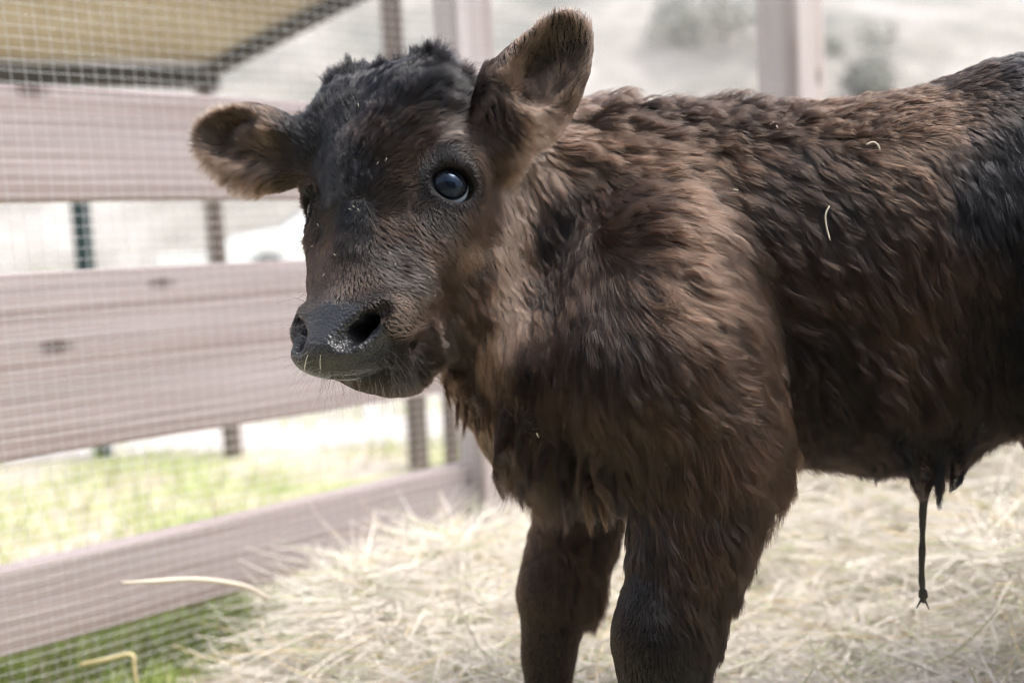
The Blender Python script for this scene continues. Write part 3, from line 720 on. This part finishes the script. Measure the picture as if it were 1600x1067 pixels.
# px, py, dx, dy, length mm, lift, clump, colour
AN = [
 (555,325, 0,.6, 8,.45,.5,BLK),(555,285, 0,-1, 13,.35,.6,BLK),(515,300,-1,-.4,9,.45,.5,BLK),(600,300,1,-.6,9,.4,.5,DK),(556,365,0,1,7,.3,.5,DK),(510,350,-.8,.8,9,.35,.6,DK),(610,350,.8,.7,8,.3,.5,MB_),
 (600,150,.1,-1,17,.28,.85,BLK),(520,170,-.5,-1,15,.25,.85,BLK),(680,160,.8,-.5,18,.3,.9,BLK),(620,105,.2,-1,14,.4,.8,BLK),(540,115,-.3,-1,13,.3,.8,BLK),(700,130,.8,-.4,16,.4,.8,BLK),
 (600,220,.3,-1,16,.3,.75,DK),(650,215,.8,-.6,16,.3,.9,DK),(690,205,.8,-.3,14,.3,.8,GR),(490,240,-.6,-.8,12,.25,.6,BLK),(470,300,-.6,.3,6,.3,.5,BR),(640,280,.8,-.2,7,.3,.5,MB_),
 (530,430,-.05,1,4.5,.25,.4,MB_),(500,400,-.2,1,6,.25,.6,MB_),(560,440,.2,1,4.5,.25,.4,MB_),(490,460,-.2,1,4,.2,.4,BR),(520,475,0,1,3,.2,.2,GR),(560,478,.4,.8,3,.2,.2,GR),(590,480,.6,.7,3,.2,.2,GR),(480,480,-.3,.8,3,.2,.2,GR),
 (610,390,.8,.6,8,.25,.8,GR),(640,420,.9,.5,9,.25,.9,GR),(690,400,.8,.6,9,.25,.5,MB_),(740,400,.7,.8,11,.3,.5,TN),(700,470,.8,.8,11,.3,.6,MB_),(750,500,.4,1,14,.35,.6,BR),(740,350,.6,.8,8,.25,.4,MB_),
 (615,475,.8,.5,4,.2,.3,MB_),(640,500,.9,.4,4,.2,.3,TN),(650,540,1,.1,5,.25,.3,MB_),(620,560,1,.1,4,.25,.3,BLK),(580,590,1,.1,3.5,.3,.3,BLK),(575,606,.8,.6,4,.4,.3,DK),(680,560,.9,.3,10,.3,.6,DK),(706,572,.8,.5,10,.3,.6,DK),(722,552,.6,.7,12,.3,.6,DK),(660,575,1,.2,5,.25,.4,DK),(700,530,.7,.6,13,.4,.7,GR),
 (700,238,.4,-.9,5,.35,.3,BLK),(690,245,-.2,-1,4,.3,.2,BLK),(735,250,.9,-.3,5,.3,.3,DK),(742,290,.9,.5,5,.25,.3,MB_),(700,332,.5,.8,4,.2,.3,GR),(655,300,-.6,.7,4,.2,.3,BR),(665,250,-.2,-.9,5,.25,.3,BR),
 (760,250,.5,.9,9,.3,.5,MB_),(765,200,.5,.8,12,.4,.5,BR),(772,310,.4,1,11,.3,.4,MB_),
 (790,450,.2,1,12,.3,.35,PK),(798,400,.25,1,12,.3,.35,PK),(808,345,.25,1,12,.3,.35,PK),(856,300,.4,1,18,.4,.7,DK),(850,370,.3,1,18,.4,.7,DK),(838,440,.2,1,18,.4,.7,DK),(815,540,.1,1,20,.4,.7,DK),(757,430,.5,.9,12,.35,.5,BR),(772,350,.4,1,10,.3,.4,MB_),(815,300,.3,1,12,.3,.35,PK),(778,510,.1,1,14,.3,.4,PK),(760,555,.1,1,14,.3,.4,TN),(835,250,.5,.7,12,.3,.35,PK),(850,225,.6,.5,12,.35,.35,PK),(770,580,.0,1,18,.35,.6,MB_),(720,600,.3,1,16,.4,.6,MB_),(800,380,.3,1,10,.3,.35,PK),
 (880,300,.5,.9,20,.45,.75,DK),(900,230,.7,.4,22,.6,.8,BR),(870,420,.3,1,20,.4,.75,BR),(848,500,.15,1,20,.4,.75,BR),(835,580,.1,1,20,.4,.8,BR),(800,610,.1,1,20,.4,.8,BR),(880,370,.3,1,20,.4,.75,DK),(845,340,.4,1,18,.4,.6,DK),(900,500,.1,1,24,.45,.9,DK),(850,600,.1,1,22,.4,.8,BR),(790,660,.2,1,26,.45,.85,DK),(840,710,.1,1,34,.4,.95,DK),(900,700,0,1,36,.4,.95,BLK),(950,740,.3,.9,34,.4,.95,BLK),
 (950,195,1,-.4,24,1.0,.9,DK),(1050,190,1,-.3,22,.95,.9,DK),(1130,192,1,-.3,22,.95,.9,DK),(1200,200,1,-.1,19,.8,.85,DK),(980,260,1,.15,24,.4,.8,BR),(1100,270,.9,.5,22,.4,.85,BR),(1180,300,.7,.8,20,.4,.85,DK),
 (960,350,1,.1,24,.4,.75,BR),(1060,370,1,.35,22,.35,.7,MB_),(1080,450,1,.5,22,.35,.7,MB_),(1000,470,.8,.6,22,.4,.7,MB_),(1140,560,1,.5,18,.3,.65,MB_),(960,520,.1,1,24,.4,.8,DK),(1030,560,.5,.9,20,.35,.7,BR),(1080,640,.5,.9,20,.35,.7,BR),(1190,620,1,.35,17,.3,.65,MB_),(1100,720,.35,1,20,.4,.75,BR),(1190,700,.8,.8,20,.4,.7,BR),(1010,700,.1,1,24,.45,.8,DK),
 (1250,250,.7,.8,20,.4,.8,DK),(1300,340,.5,1,18,.35,.7,DK),(1250,430,.7,.7,18,.35,.7,BR),(1400,270,.7,.7,16,.35,.6,BR),(1450,400,.4,1,18,.35,.65,BR),(1400,520,.4,1,18,.35,.65,BR),(1300,540,.6,.8,18,.35,.65,DK),(1530,300,.2,1,18,.35,.7,BLK),(1550,480,.1,1,18,.35,.6,DK),(1330,660,.5,.8,18,.4,.6,DK),(1500,600,.2,1,20,.4,.6,DK),(1590,500,.1,1,16,.35,.6,BLK),(1590,250,.2,1,15,.35,.5,BLK),
 (1300,185,1,.0,15,.5,.5,BR),(1400,155,1,.05,14,.45,.45,BR),(1500,120,1,.05,13,.4,.45,DK),(1590,100,1,.1,13,.4,.4,BLK),
 (1080,830,.15,1,19,.4,.8,BR),(1150,800,.35,1,20,.45,.8,DK),(1000,830,.1,1,16,.35,.7,DK),(1000,920,0,1,6,.2,.4,BLK),(1060,920,.3,1,14,.35,.7,BR),(1130,930,.4,.9,15,.4,.85,DK),(1110,980,.4,.9,13,.4,.85,DK),(985,1000,0,1,5,.2,.3,DK),(1040,1030,.2,1,8,.3,.5,BLK),(1100,1030,.5,.9,14,.4,.7,DK),
 (880,800,0,1,14,.35,.8,MB_),(950,820,.2,1,15,.4,.7,DK),(845,880,-.05,1,7,.25,.4,MB_),(900,900,.2,1,11,.35,.6,MB_),(935,920,.5,.9,20,.45,.85,DK),(955,860,.4,1,20,.45,.85,DK),(850,1000,0,1,5,.2,.3,BR),(890,1010,.1,1,7,.3,.4,BR),
 (1410,690,.1,1,22,.2,.8,DK),(1450,735,0,1,8,.05,.9,BLK),(1495,690,-.1,1,24,.2,.8,DK)]
ANP = np.array([snap(a[0], a[1]) for a in AN], np.float32)
ANv = np.array([[a[2], a[3]] for a in AN], np.float32)
AND = (ANv[:, :1]*_R-ANv[:, 1:]*_U).astype(np.float32)+np.float32(.0); AND /= np.linalg.norm(AND, axis=1, keepdims=True)
ANA = np.array([[a[4]/1000, a[5], a[6], *a[7]] for a in AN], np.float32)
ANS = np.where(np.linalg.norm(ANP-HO, axis=1) < .19, .010, .026).astype(np.float32)
EAXES = [(e[0], e[1], e[2], e[3], e[4]) for e in (EAR_R, EAR_L)]
def ear_q(P, e):                                     # along 0..1, across in metres, out in metres
    q = P-e[0]; return q@e[1]/e[4], q@e[2], q@e[3]
def field(P, N):
    D = np.zeros((len(P), 3), np.float32); A = np.zeros((len(P), 6), np.float32)
    for i in range(0, len(P), 40000):
        q = P[i:i+40000]
        d2 = ((q[:, None, :]-ANP[None])**2).sum(-1)+(ANS**2)[None]
        w = 1/d2**2.9; w /= w.sum(1, keepdims=True)
        D[i:i+40000] = w@AND; A[i:i+40000] = w@ANA
    for k, e in enumerate(EAXES):
        a, b, o = ear_q(P, e)
        m = np.where((a > -.2) & (a < 1.25) & (np.abs(b) < .062) & (np.abs(o) < .05))[0]
        a, b, o = a[m], b[m], o[m]; inn = sm(.0, .5, N[m]@e[3])[:, None]
        lo, hi = ((.12, .42), (.02, .28))[k]
        w = (sm(lo, hi, a)*(1-sm(1.15, 1.25, a)))[:, None]
        sgn = 1.0 if k == 0 else -1.0
        Do = np.repeat((e[1]+.10*e[3])[None], len(m), 0)
        Di = e[1][None]*(.55+.5*np.abs(b[:, None])/.035)+e[2][None]*(sgn*.45+b[:, None]/.05)
        fr = sm(.000, .026, b)[:, None]*(k == 1)
        Di = Di*(1-fr)+fr*(e[1]*.45+e[2]*1.0)[None]
        Lo = np.full((len(m), 1), .006); Li = ((.012-.004*a)*(1-.5*sm(.02, .033, np.abs(b))))[:, None]*(1-fr)+.015*fr
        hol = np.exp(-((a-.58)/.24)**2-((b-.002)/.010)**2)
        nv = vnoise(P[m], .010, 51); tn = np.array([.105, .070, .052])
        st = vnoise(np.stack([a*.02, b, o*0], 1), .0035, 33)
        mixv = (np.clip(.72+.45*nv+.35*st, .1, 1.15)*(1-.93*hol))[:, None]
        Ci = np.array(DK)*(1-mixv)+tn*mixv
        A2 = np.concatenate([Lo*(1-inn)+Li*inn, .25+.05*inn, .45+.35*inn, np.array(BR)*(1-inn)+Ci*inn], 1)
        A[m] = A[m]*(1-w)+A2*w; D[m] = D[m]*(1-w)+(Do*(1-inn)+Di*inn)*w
    for c, er, eu, en, s in EYES:
        qe = P-c; m = (np.linalg.norm(qe, axis=1) < .032); x = qe[m]@er; y = qe[m]@eu
        f = (1-sm(.0240, .032, np.linalg.norm(qe[m], axis=1)))[:, None]
        D[m] = D[m]*(1-f)+f*(x[:, None]*er+y[:, None]*eu)/.02
        A[m, 0] = A[m, 0]*(1-f[:, 0])+.0030*f[:, 0]; A[m, 1] = .2; A[m, 3:] = A[m, 3:]*(1-f)+np.array(BLK)*f
    return D, A
def worley(P, cell, seed):
    Q = P/cell; I = np.floor(Q).astype(np.int64)
    best = np.full(len(P), 9e9, np.float32); C = np.zeros((len(P), 3), np.float32); idn = np.zeros(len(P), np.float32)
    for dx in (-1, 0, 1):
        for dy in (-1, 0, 1):
            for dz in (-1, 0, 1):
                J = I+np.array([dx, dy, dz])
                h = [hash3(J[:, 0], J[:, 1], J[:, 2], seed+k) for k in range(4)]
                c = (J+np.stack(h[:3], 1)).astype(np.float32)
                d = ((c-Q)**2).sum(1)
                m = d < best; best[m] = d[m]; C[m] = c[m]; idn[m] = h[3][m]
    return (C*cell).astype(np.float32), idn
def sample_body(n, weight):
    area = np.linalg.norm(_fn, axis=1)*.5
    w = area*weight; w = w/w.sum()
    f = rng.choice(len(BF), n, p=w)
    u = rng.random((n, 2)).astype(np.float32)
    V = BV[BF[f]]; NN = BN[BF[f]]
    w4 = np.stack([(1-u[:, 0])*(1-u[:, 1]), u[:, 0]*(1-u[:, 1]), u[:, 0]*u[:, 1], (1-u[:, 0])*u[:, 1]], 1)[..., None]
    P = (V*w4).sum(1); N = (NN*w4).sum(1); N /= np.linalg.norm(N, axis=1, keepdims=True)+1e-9
    return P.astype(np.float32), N.astype(np.float32)
m_hair, nt, n, l, _p = new_mat('calf_hair')
n.remove(_p); ph = n.new('ShaderNodeBsdfHairPrincipled'); ph.model = 'CHIANG'; ph.parametrization = 'COLOR'
at = n.new('ShaderNodeAttribute'); at.attribute_name = 'hair_colour'
l.new(at.outputs['Color'], ph.inputs['Color']); l.new(ph.outputs[0], n['Material Output'].inputs[0])
mrh = n.new('ShaderNodeMapRange'); mrh.inputs['From Max'].default_value = .03; mrh.inputs['To Min'].default_value = .16; mrh.inputs['To Max'].default_value = .36; l.new(at.outputs['Fac'], mrh.inputs['Value']); l.new(mrh.outputs[0], ph.inputs['Roughness']); ph.inputs['Radial Roughness'].default_value = .45; ph.inputs['Coat'].default_value = .06; ph.inputs['IOR'].default_value = 1.40
ph.inputs['Random Roughness'].default_value = .3 if 'Random Roughness' in ph.inputs else 0
def hair_obj(name, PTS, RAD, COLR, mat, parent):
    nC, k, _ = PTS.shape
    hc = bpy.data.hair_curves.new(name); hc.add_curves([k]*nC)
    hc.attributes['position'].data.foreach_set('vector', PTS.astype(np.float32).ravel())
    ra = hc.attributes.get('radius') or hc.attributes.new('radius', 'FLOAT', 'POINT')
    ra.data.foreach_set('value', RAD.astype(np.float32).ravel())
    if COLR is not None:
        ca = hc.attributes.new('hair_colour', 'FLOAT_COLOR', 'CURVE')
        ca.data.foreach_set('color', np.concatenate([COLR, np.ones((nC, 1))], 1).astype(np.float32).ravel())
    hc.materials.append(mat)
    o = bpy.data.objects.new(name, hc); COL.objects.link(o)
    if parent is not None: put(o, parent)
    return o
def strands(P, N, D, A, k=6, rad=.00016, big=None):
    n_ = len(P)
    L = A[:, 0]*(1+.38*sm(.010, .018, A[:, 0])); lift = A[:, 1]; cl = A[:, 2]
    isbody = sm(.007, .016, L)
    # coherent swirl of the flow, then a lean of its own for each lock
    D = D+.30*vnoise3(P, .050, 5)+.20*vnoise3(P, .020, 9)
    C1, id1 = worley(P, .0028, 21)
    Cb, idb = worley(P+.0012*vnoise3(P, .005, 14), .0050, 23)
    ub = (isbody > .5); C1[ub] = Cb[ub]; id1[ub] = idb[ub]
    C2, id2 = worley(P+.0025*vnoise3(P, .008, 4), .0095, 31)
    lock = np.stack([hash3((C2[:, 0]*1e5).astype(np.int64), (C2[:, 1]*1e5).astype(np.int64), (C2[:, 2]*1e5).astype(np.int64), 40+j) for j in range(3)], 1)-.5
    D = D+lock*(.36*cl)[:, None]*(.35+.65*isbody)[:, None]
    D = D+(rng.random((n_, 3)).astype(np.float32)-.5)*.22
    D = D/(np.linalg.norm(D, axis=1, keepdims=True)+1e-6)
    T = D-N*(D*N).sum(1, keepdims=True); tm = np.linalg.norm(T, axis=1)
    T /= np.maximum(tm, .45)[:, None]; lift = lift+1.6*np.maximum(0, 1-tm/.45)*((D*N).sum(1) > 0)
    L = L*(.78+.45*id2*cl+.22*rng.random(n_))
    O1 = C1-P; O1 -= N*(O1*N).sum(1, keepdims=True)
    O2 = C2-P; O2 -= N*(O2*N).sum(1, keepdims=True)
    wob = vnoise3(P, .009, 71)
    B = np.cross(N, T)
    amp = (.08+.12*isbody)*(id1-.4)
    frq = 2.0+1.8*id2; pha = id1*6.28+id2*3
    out = np.zeros((n_, k, 3), np.float32)
    liftk = lift*(.35+.75*id2+.45*id1)
    for j in range(k):
        s = j/(k-1)
        up = liftk*(s-.62*s*s)+.02
        c1 = ((.5+.5*cl)*min(1, s*1.25)**.8*.93)[:, None]; c2 = (cl**2*isbody*.30*s**1.6)[:, None]
        cur = (amp*L*s*np.sin(frq*s*2.2+pha))[:, None]
        x = P+T*(L*s*(1-.12*liftk*s))[:, None]+N*(L*up-.0006*(s == 0))[:, None]+O1*c1+O2*c2+B*cur+wob*(L*.14*s)[:, None]
        x[:, 2] -= L*.10*s*s*isbody
        out[:, j] = x
    rr_ = np.array([1, .97, .88, .72, .48, .12])
    RA = rad*(.75+.5*rng.random((n_, 1)))*rr_[None]
    c = A[:, 3:].copy()
    vk = sm(.30, .65, cl); v = (.85+.5*(rng.random(n_)-.5)+vk*(.95*(id1-.5)+.35*(id2-.5)+.45*vnoise(P, .022, 88)))[:, None]; v = np.maximum(v, .15)
    c = np.clip(c*v, .002, .8)
    red = (rng.random(n_) < .12) & (isbody > .5)
    c[red] *= np.array([1.9, 1.45, 1.2])
    return out, RA, c
FUR_N = int(globals().get('FUR_N', 620000))
fc = BV[BF].mean(1); fn = _fn/(np.linalg.norm(_fn, axis=1, keepdims=True)+1e-12)
tocam = CAM-fc; tocam /= np.linalg.norm(tocam, axis=1, keepdims=True)
face = (fn*tocam).sum(1)
wt = np.where(face > -.3, 1.0, .22)
fpx, fpy, fpd = PROJ(fc)
wt[(fpx > 1700) | (fpy > 1160)] = .2
hd = np.linalg.norm(fc-HO, axis=1)
wt *= 1+1.9*(1-sm(.15, .23, hd))
wt *= (1-pad_mask(fc))
q = Hinv(fc)
wt[(np.abs(q[:, 0]) < .05) & (q[:, 1] > -.02) & (np.abs(q[:, 2]+.115) < .025) & (((fn@HNw) < -.1))] = 0        # nothing grows inside the nostrils
for c, er, eu, en, s in EYES:
    qe = fc-c; wt[(np.linalg.norm(qe, axis=1) < .026) & (np.sqrt(((qe@er)/.0184)**2+((qe@eu)/.0150)**2) < 1) & (qe@en > 0)] = 0
wt[fc[:, 2] < .055] = 0                              # hooves
P_, N_ = sample_body(FUR_N, wt)
D_, A_ = field(P_, N_)
S_, RA_, C_ = strands(P_, N_, D_, A_)
hdist = np.linalg.norm(P_-HO, axis=1)
RA_ *= (.72+.5*sm(.14, .25, hdist))[:, None]
fur = hair_obj('fur', S_, RA_, C_, m_hair, calf)
# ------------------------------------------------------------------ whiskers, lashes, navel cord, tail, hooves
def normal_at(P): return BN[np.argmin(((BV-P)**2).sum(1))]
m_wh, nt, n, l, _p = new_mat('whisker_hair'); n.remove(_p); q = n.new('ShaderNodeBsdfHairPrincipled'); q.model = 'CHIANG'; q.parametrization = 'COLOR'
q.inputs['Color'].default_value = (.035, .03, .028, 1); l.new(q.outputs[0], n['Material Output'].inputs[0])
pts = []; rads = []
r_ = random.Random(5)
def whisk(P, d, L, sag=.25, rad=.00011, k=7, curl=.15):
    d = nrm(d); b = nrm(np.cross(d, [r_.uniform(-1, 1), r_.uniform(-1, 1), r_.uniform(-1, 1)]))
    c = r_.uniform(-curl, curl)
    pts.append([P+d*L*s+b*c*L*s*s-ZU*sag*L*s*s for s in np.linspace(0, 1, k)]); rads.append(rad*np.linspace(1, .25, k))
for i in range(70):                                   # chin and lower lip
    P = snap(r_.uniform(500, 660), r_.uniform(588, 612), 12); N = normal_at(P); whisk(P, N*1.0-ZU*.5+.5*rng.normal(size=3), r_.uniform(.012, .032))
for i in range(46):                                   # muzzle side, towards the camera and left
    P = snap(r_.uniform(464, 500), r_.uniform(450, 590), 8); N = normal_at(P); whisk(P, N-.6*_R-.2*ZU+.35*rng.normal(size=3), r_.uniform(.008, .03))
for i in range(40):
    P = snap(r_.uniform(600, 660), r_.uniform(540, 590), 8); N = normal_at(P); whisk(P, N*.5+.4*_R-.4*ZU+.35*rng.normal(size=3), r_.uniform(.012, .03))
for i in range(14):
    P = snap(r_.uniform(690, 720), r_.uniform(330, 350), 8); N = normal_at(P); whisk(P, N+.3*_R-.2*ZU+.3*rng.normal(size=3), r_.uniform(.008, .018))
hair_obj('whiskers', np.array(pts), np.array(rads), None, m_wh, calf)
m_ls, nt, n, l, p = new_mat('lash_hair'); p.inputs['Base Color'].default_value = (.008, .008, .009, 1); p.inputs['Roughness'].default_value = .4
for c, er, eu, en, s in EYES:
    pts = []; rads = []
    for i in range(130):
        a = math.radians(r_.uniform(12, 168)); e = nrm(math.cos(a)*er+math.sin(a)*eu)
        P = c+en*.0128+math.cos(a)*.0156*er+math.sin(a)*.0130*eu
        d = nrm(e*.55+en*.8-eu*.05+.16*rng.normal(size=3)); L = r_.uniform(.007, .013)*(.6+.4*math.sin(a))
        pts.append([P+d*L*t+eu*(.35*L*t*t)-ZU*.15*L*t for t in np.linspace(0, 1, 6)]); rads.append(.00026*np.linspace(1, .2, 6))
    hair_obj('eyelashes', np.array(pts), np.array(rads), None, m_ls, calf)
m_cord, nt, n, l, p = new_mat('dried_cord'); p.inputs['Base Color'].default_value = (.014, .010, .008, 1); p.inputs['Roughness'].default_value = .45
tc = n.new('ShaderNodeTexCoord'); bump(nt, noise(nt, tc.outputs['Object'], 220, 3), .0012)
mb = MB(); cp = spline([W(1447, 700, .88), W(1445, 750, .88), W(1442, 800, .88), W(1441, 850, .88), W(1440, 900, .88), W(1442, 925, .88), W(1443, 942, .88)], 7)
rr_ = [.0105-.0080*min(1, (i/16)**.6) + .0003*math.sin(i*.9)+.0003*r_.random() + (.0011 if 33 < i < 39 else 0) for i in range(len(cp))]; rr_[-1] = .0008
mb.tube(cp, rr_, 10)
for a_, b_ in (((1440, 935), (1432, 950)), ((1444, 935), (1452, 952))): mb.tube([W(*a_, .88), W(*b_, .88)], [.0012, .0004], 6)
mb.build('navel_cord', m_cord, calf, True)
# wet locks hanging from the navel sheath and the brisket
pts = []; rads = []; cols = []
def lock(x, y, d, dx, dy, n_, spread, L0, colr):
    root = snap(x, y, 9); _, _, d0 = PROJ(root[None]); d0 = float(d0[0])-.006; root = W(x, y, d0); tip = W(x+dx, y+dy, d0-.004)
    cv = rng.normal(size=3)*.10*np.linalg.norm(tip-root)
    for i in range(n_):
        r0 = root+rng.normal(size=3)*spread; t0 = tip+rng.normal(size=3)*spread*.16+(r0-root)*.10; f = r_.uniform(.7, 1.05)
        pts.append([r0+(t0-r0)*s*f+(root-r0)*(.5*math.sin(math.pi*min(s*1.0, 1)))+cv*math.sin(math.pi*s)+.0012*rng.normal()*np.sin(7*s)*_R for s in np.linspace(0, 1, 7)])
        rads.append(.00020*np.linspace(1, .3, 7)); cols.append(np.array(colr)*r_.uniform(.6, 1.7))
for x, y, dx, dy in ((1395, 682, 10, 40), (1405, 690, 14, 56), (1425, 700, 10, 62), (1462, 705, 4, 80), (1480, 700, -12, 92), (1500, 690, -16, 76), (1445, 712, 0, 66), (1515, 675, -14, 62), (1412, 690, 22, 72), (1470, 690, -8, 84),
                     (1395, 680, 4, 30), (1528, 662, -12, 44), (1436, 705, 4, 76), (1490, 690, -20, 60), (1455, 715, -8, 62), (1508, 684, -22, 84)):
    lock(x, y, .862, dx, dy, 150, .0050, .05, BLK if r_.random() < .5 else DK)
for i in range(26):
    x = r_.uniform(790, 960); y = 660+(x-790)*.45+r_.uniform(-30, 20)
    lock(x, y, r_.uniform(.80, .84), r_.uniform(-14, 22), r_.uniform(70, 115), 110, .0042, .05, DK if r_.random() < .6 else BR)
for i in range(12):
    x = r_.uniform(690, 800); y = 600+(x-700)*.75
    lock(x, y-10, .80, r_.uniform(-6, 12), r_.uniform(45, 75), 80, .0040, .03, BR)
hair_obj('hanging_locks', np.array(pts), np.array(rads), np.array(cols), m_hair, calf)
mb = MB(); tb = spline([W(1925, 250, .90), W(1965, 330, .90), W(1975, 520, .90), W(1970, 760, .90), W(1968, 900, .90)], 6)
mb.tube(tb, [.024-.015*i/len(tb) for i in range(len(tb))], 12); tl = mb.build('tail', m_skin, calf, True)
m_hoof, nt, n, l, p = new_mat('hoof_horn'); p.inputs['Base Color'].default_value = (.05, .045, .04, 1); p.inputs['Roughness'].default_value = .5
def hoof(x, y, d):
    c = W(x, y, d); c[2] = 0
    for s_ in (-1, 1):
        mb = MB(); o = c+side*s_*.014
        for k_ in range(1): mb.tube([o+np.array([-.008, 0, .004]), o+np.array([-.004, 0, .022]), o+np.array([.004, 0, .045]), o+np.array([.008, 0, .062])], [.0205, .019, .016, .012], 14)
        mb.build('hoof', m_hoof, calf, True)
hoof(1015, 1400, .785); hoof(833, 1320, .965); hoof(1805, 1420, .79); hoof(1712, 1280, 1.0)
# ------------------------------------------------------------------ bits of straw caught on the calf
m_chaff, nt, n, l, p = new_mat('pale_chaff'); p.inputs['Base Color'].default_value = (.46, .42, .34, 1); p.inputs['Roughness'].default_value = .5
def on_calf(x, y, out=.004):
    P = snap(x, y); d = (P-CAM); d /= np.linalg.norm(d); _, _, dep = PROJ(P[None]); return W(x, y, float(dep[0])-out)
def bit(name, pp, out, r, label, group=None, cat='straw'):
    pts = spline([on_calf(x, y, out) for x, y in pp], 5) if len(pp) > 2 else [on_calf(*pp[0], out), on_calf(*pp[1], out)]
    dd = [PROJ(np.array([p])) for p in pts]; dm = float(np.mean([q[2][0] for q in dd]))
    pts = [W(float(q[0][0]), float(q[1][0]), dm) for q in dd]
    mb = MB(); mb.tube(pts, [r]*(len(pts)-1)+[r*.5], 6); return tag(mesh_obj(name, mb.V, mb.F, m_chaff, None, True), label, cat, group)
bit('straw_piece', [(1354, 226), (1364, 222), (1372, 227), (1375, 235)], .013, .0007, 'small hooked pale straw lying on the calf\'s back')
bit('straw_piece', [(1296, 322), (1290, 335), (1291, 352), (1297, 376)], .013, .0007, 'bent pale straw stuck upright on the calf\'s flank')
bit('straw_piece', [(486, 547), (479, 560), (475, 580)], .0012, .00032, 'short yellowish straw on the left edge of the wet nose')
bit('straw_piece', [(502, 550), (500, 565), (501, 577)], .0012, .00022, 'thin straw on the front of the wet nose')
FL = [(553, 323, 'pale hay fleck at the centre of the forehead whorl'), (560, 328, 'pale hay fleck just right of the forehead whorl\'s centre'), (547, 327, 'pale hay fleck just left of the forehead whorl\'s centre'),
      (487, 385, 'hay fleck on the far left edge of the nose bridge'), (523, 398, 'hay fleck in the middle of the nose bridge'), (610, 395, 'hay fleck high on the ridged wet cheek hair'),
      (672, 434, 'hay fleck on the cheek well below the eye'), (680, 462, 'lowest hay fleck on the cheek, nearest the jaw'), (590, 255, 'hay fleck on the forehead above the whorl, the left one of two'),
      (603, 250, 'hay fleck on the forehead above the whorl, the right one of two'), (560, 165, 'hay fleck high on the dark crown'), (505, 430, 'hay fleck low on the nose bridge above the wet nose'),
      (497, 352, 'hay fleck beside the far eye'), (618, 413, 'hay fleck in the folds of wet hair beside the nose')]
for x, y, lb in FL:
    a = r_.uniform(0, 3.1); q_ = r_.uniform(1.6, 3.4); dx, dy = q_*math.cos(a), q_*math.sin(a)
    bit('hay_fleck', [(x-dx, y-dy), (x+dx, y+dy)], .0040, .00030, lb, 'flecks of hay on the calf\'s face', 'hay fleck')
for x, y, lb in ((1150, 297, 'hay fleck in the coat of the shoulder'), (1206, 193, 'hay fleck on the back line, the left one of two'), (1215, 200, 'hay fleck on the back line, the right one of two'), (840, 680, 'hay fleck in the shaggy chest hair')):
    a = r_.uniform(0, 3.1); dx, dy = 4*math.cos(a), 4*math.sin(a)
    bit('hay_fleck', [(x-dx, y-dy), (x+dx, y+dy)], .014, .0007, lb, 'flecks of hay in the body coat', 'hay fleck')
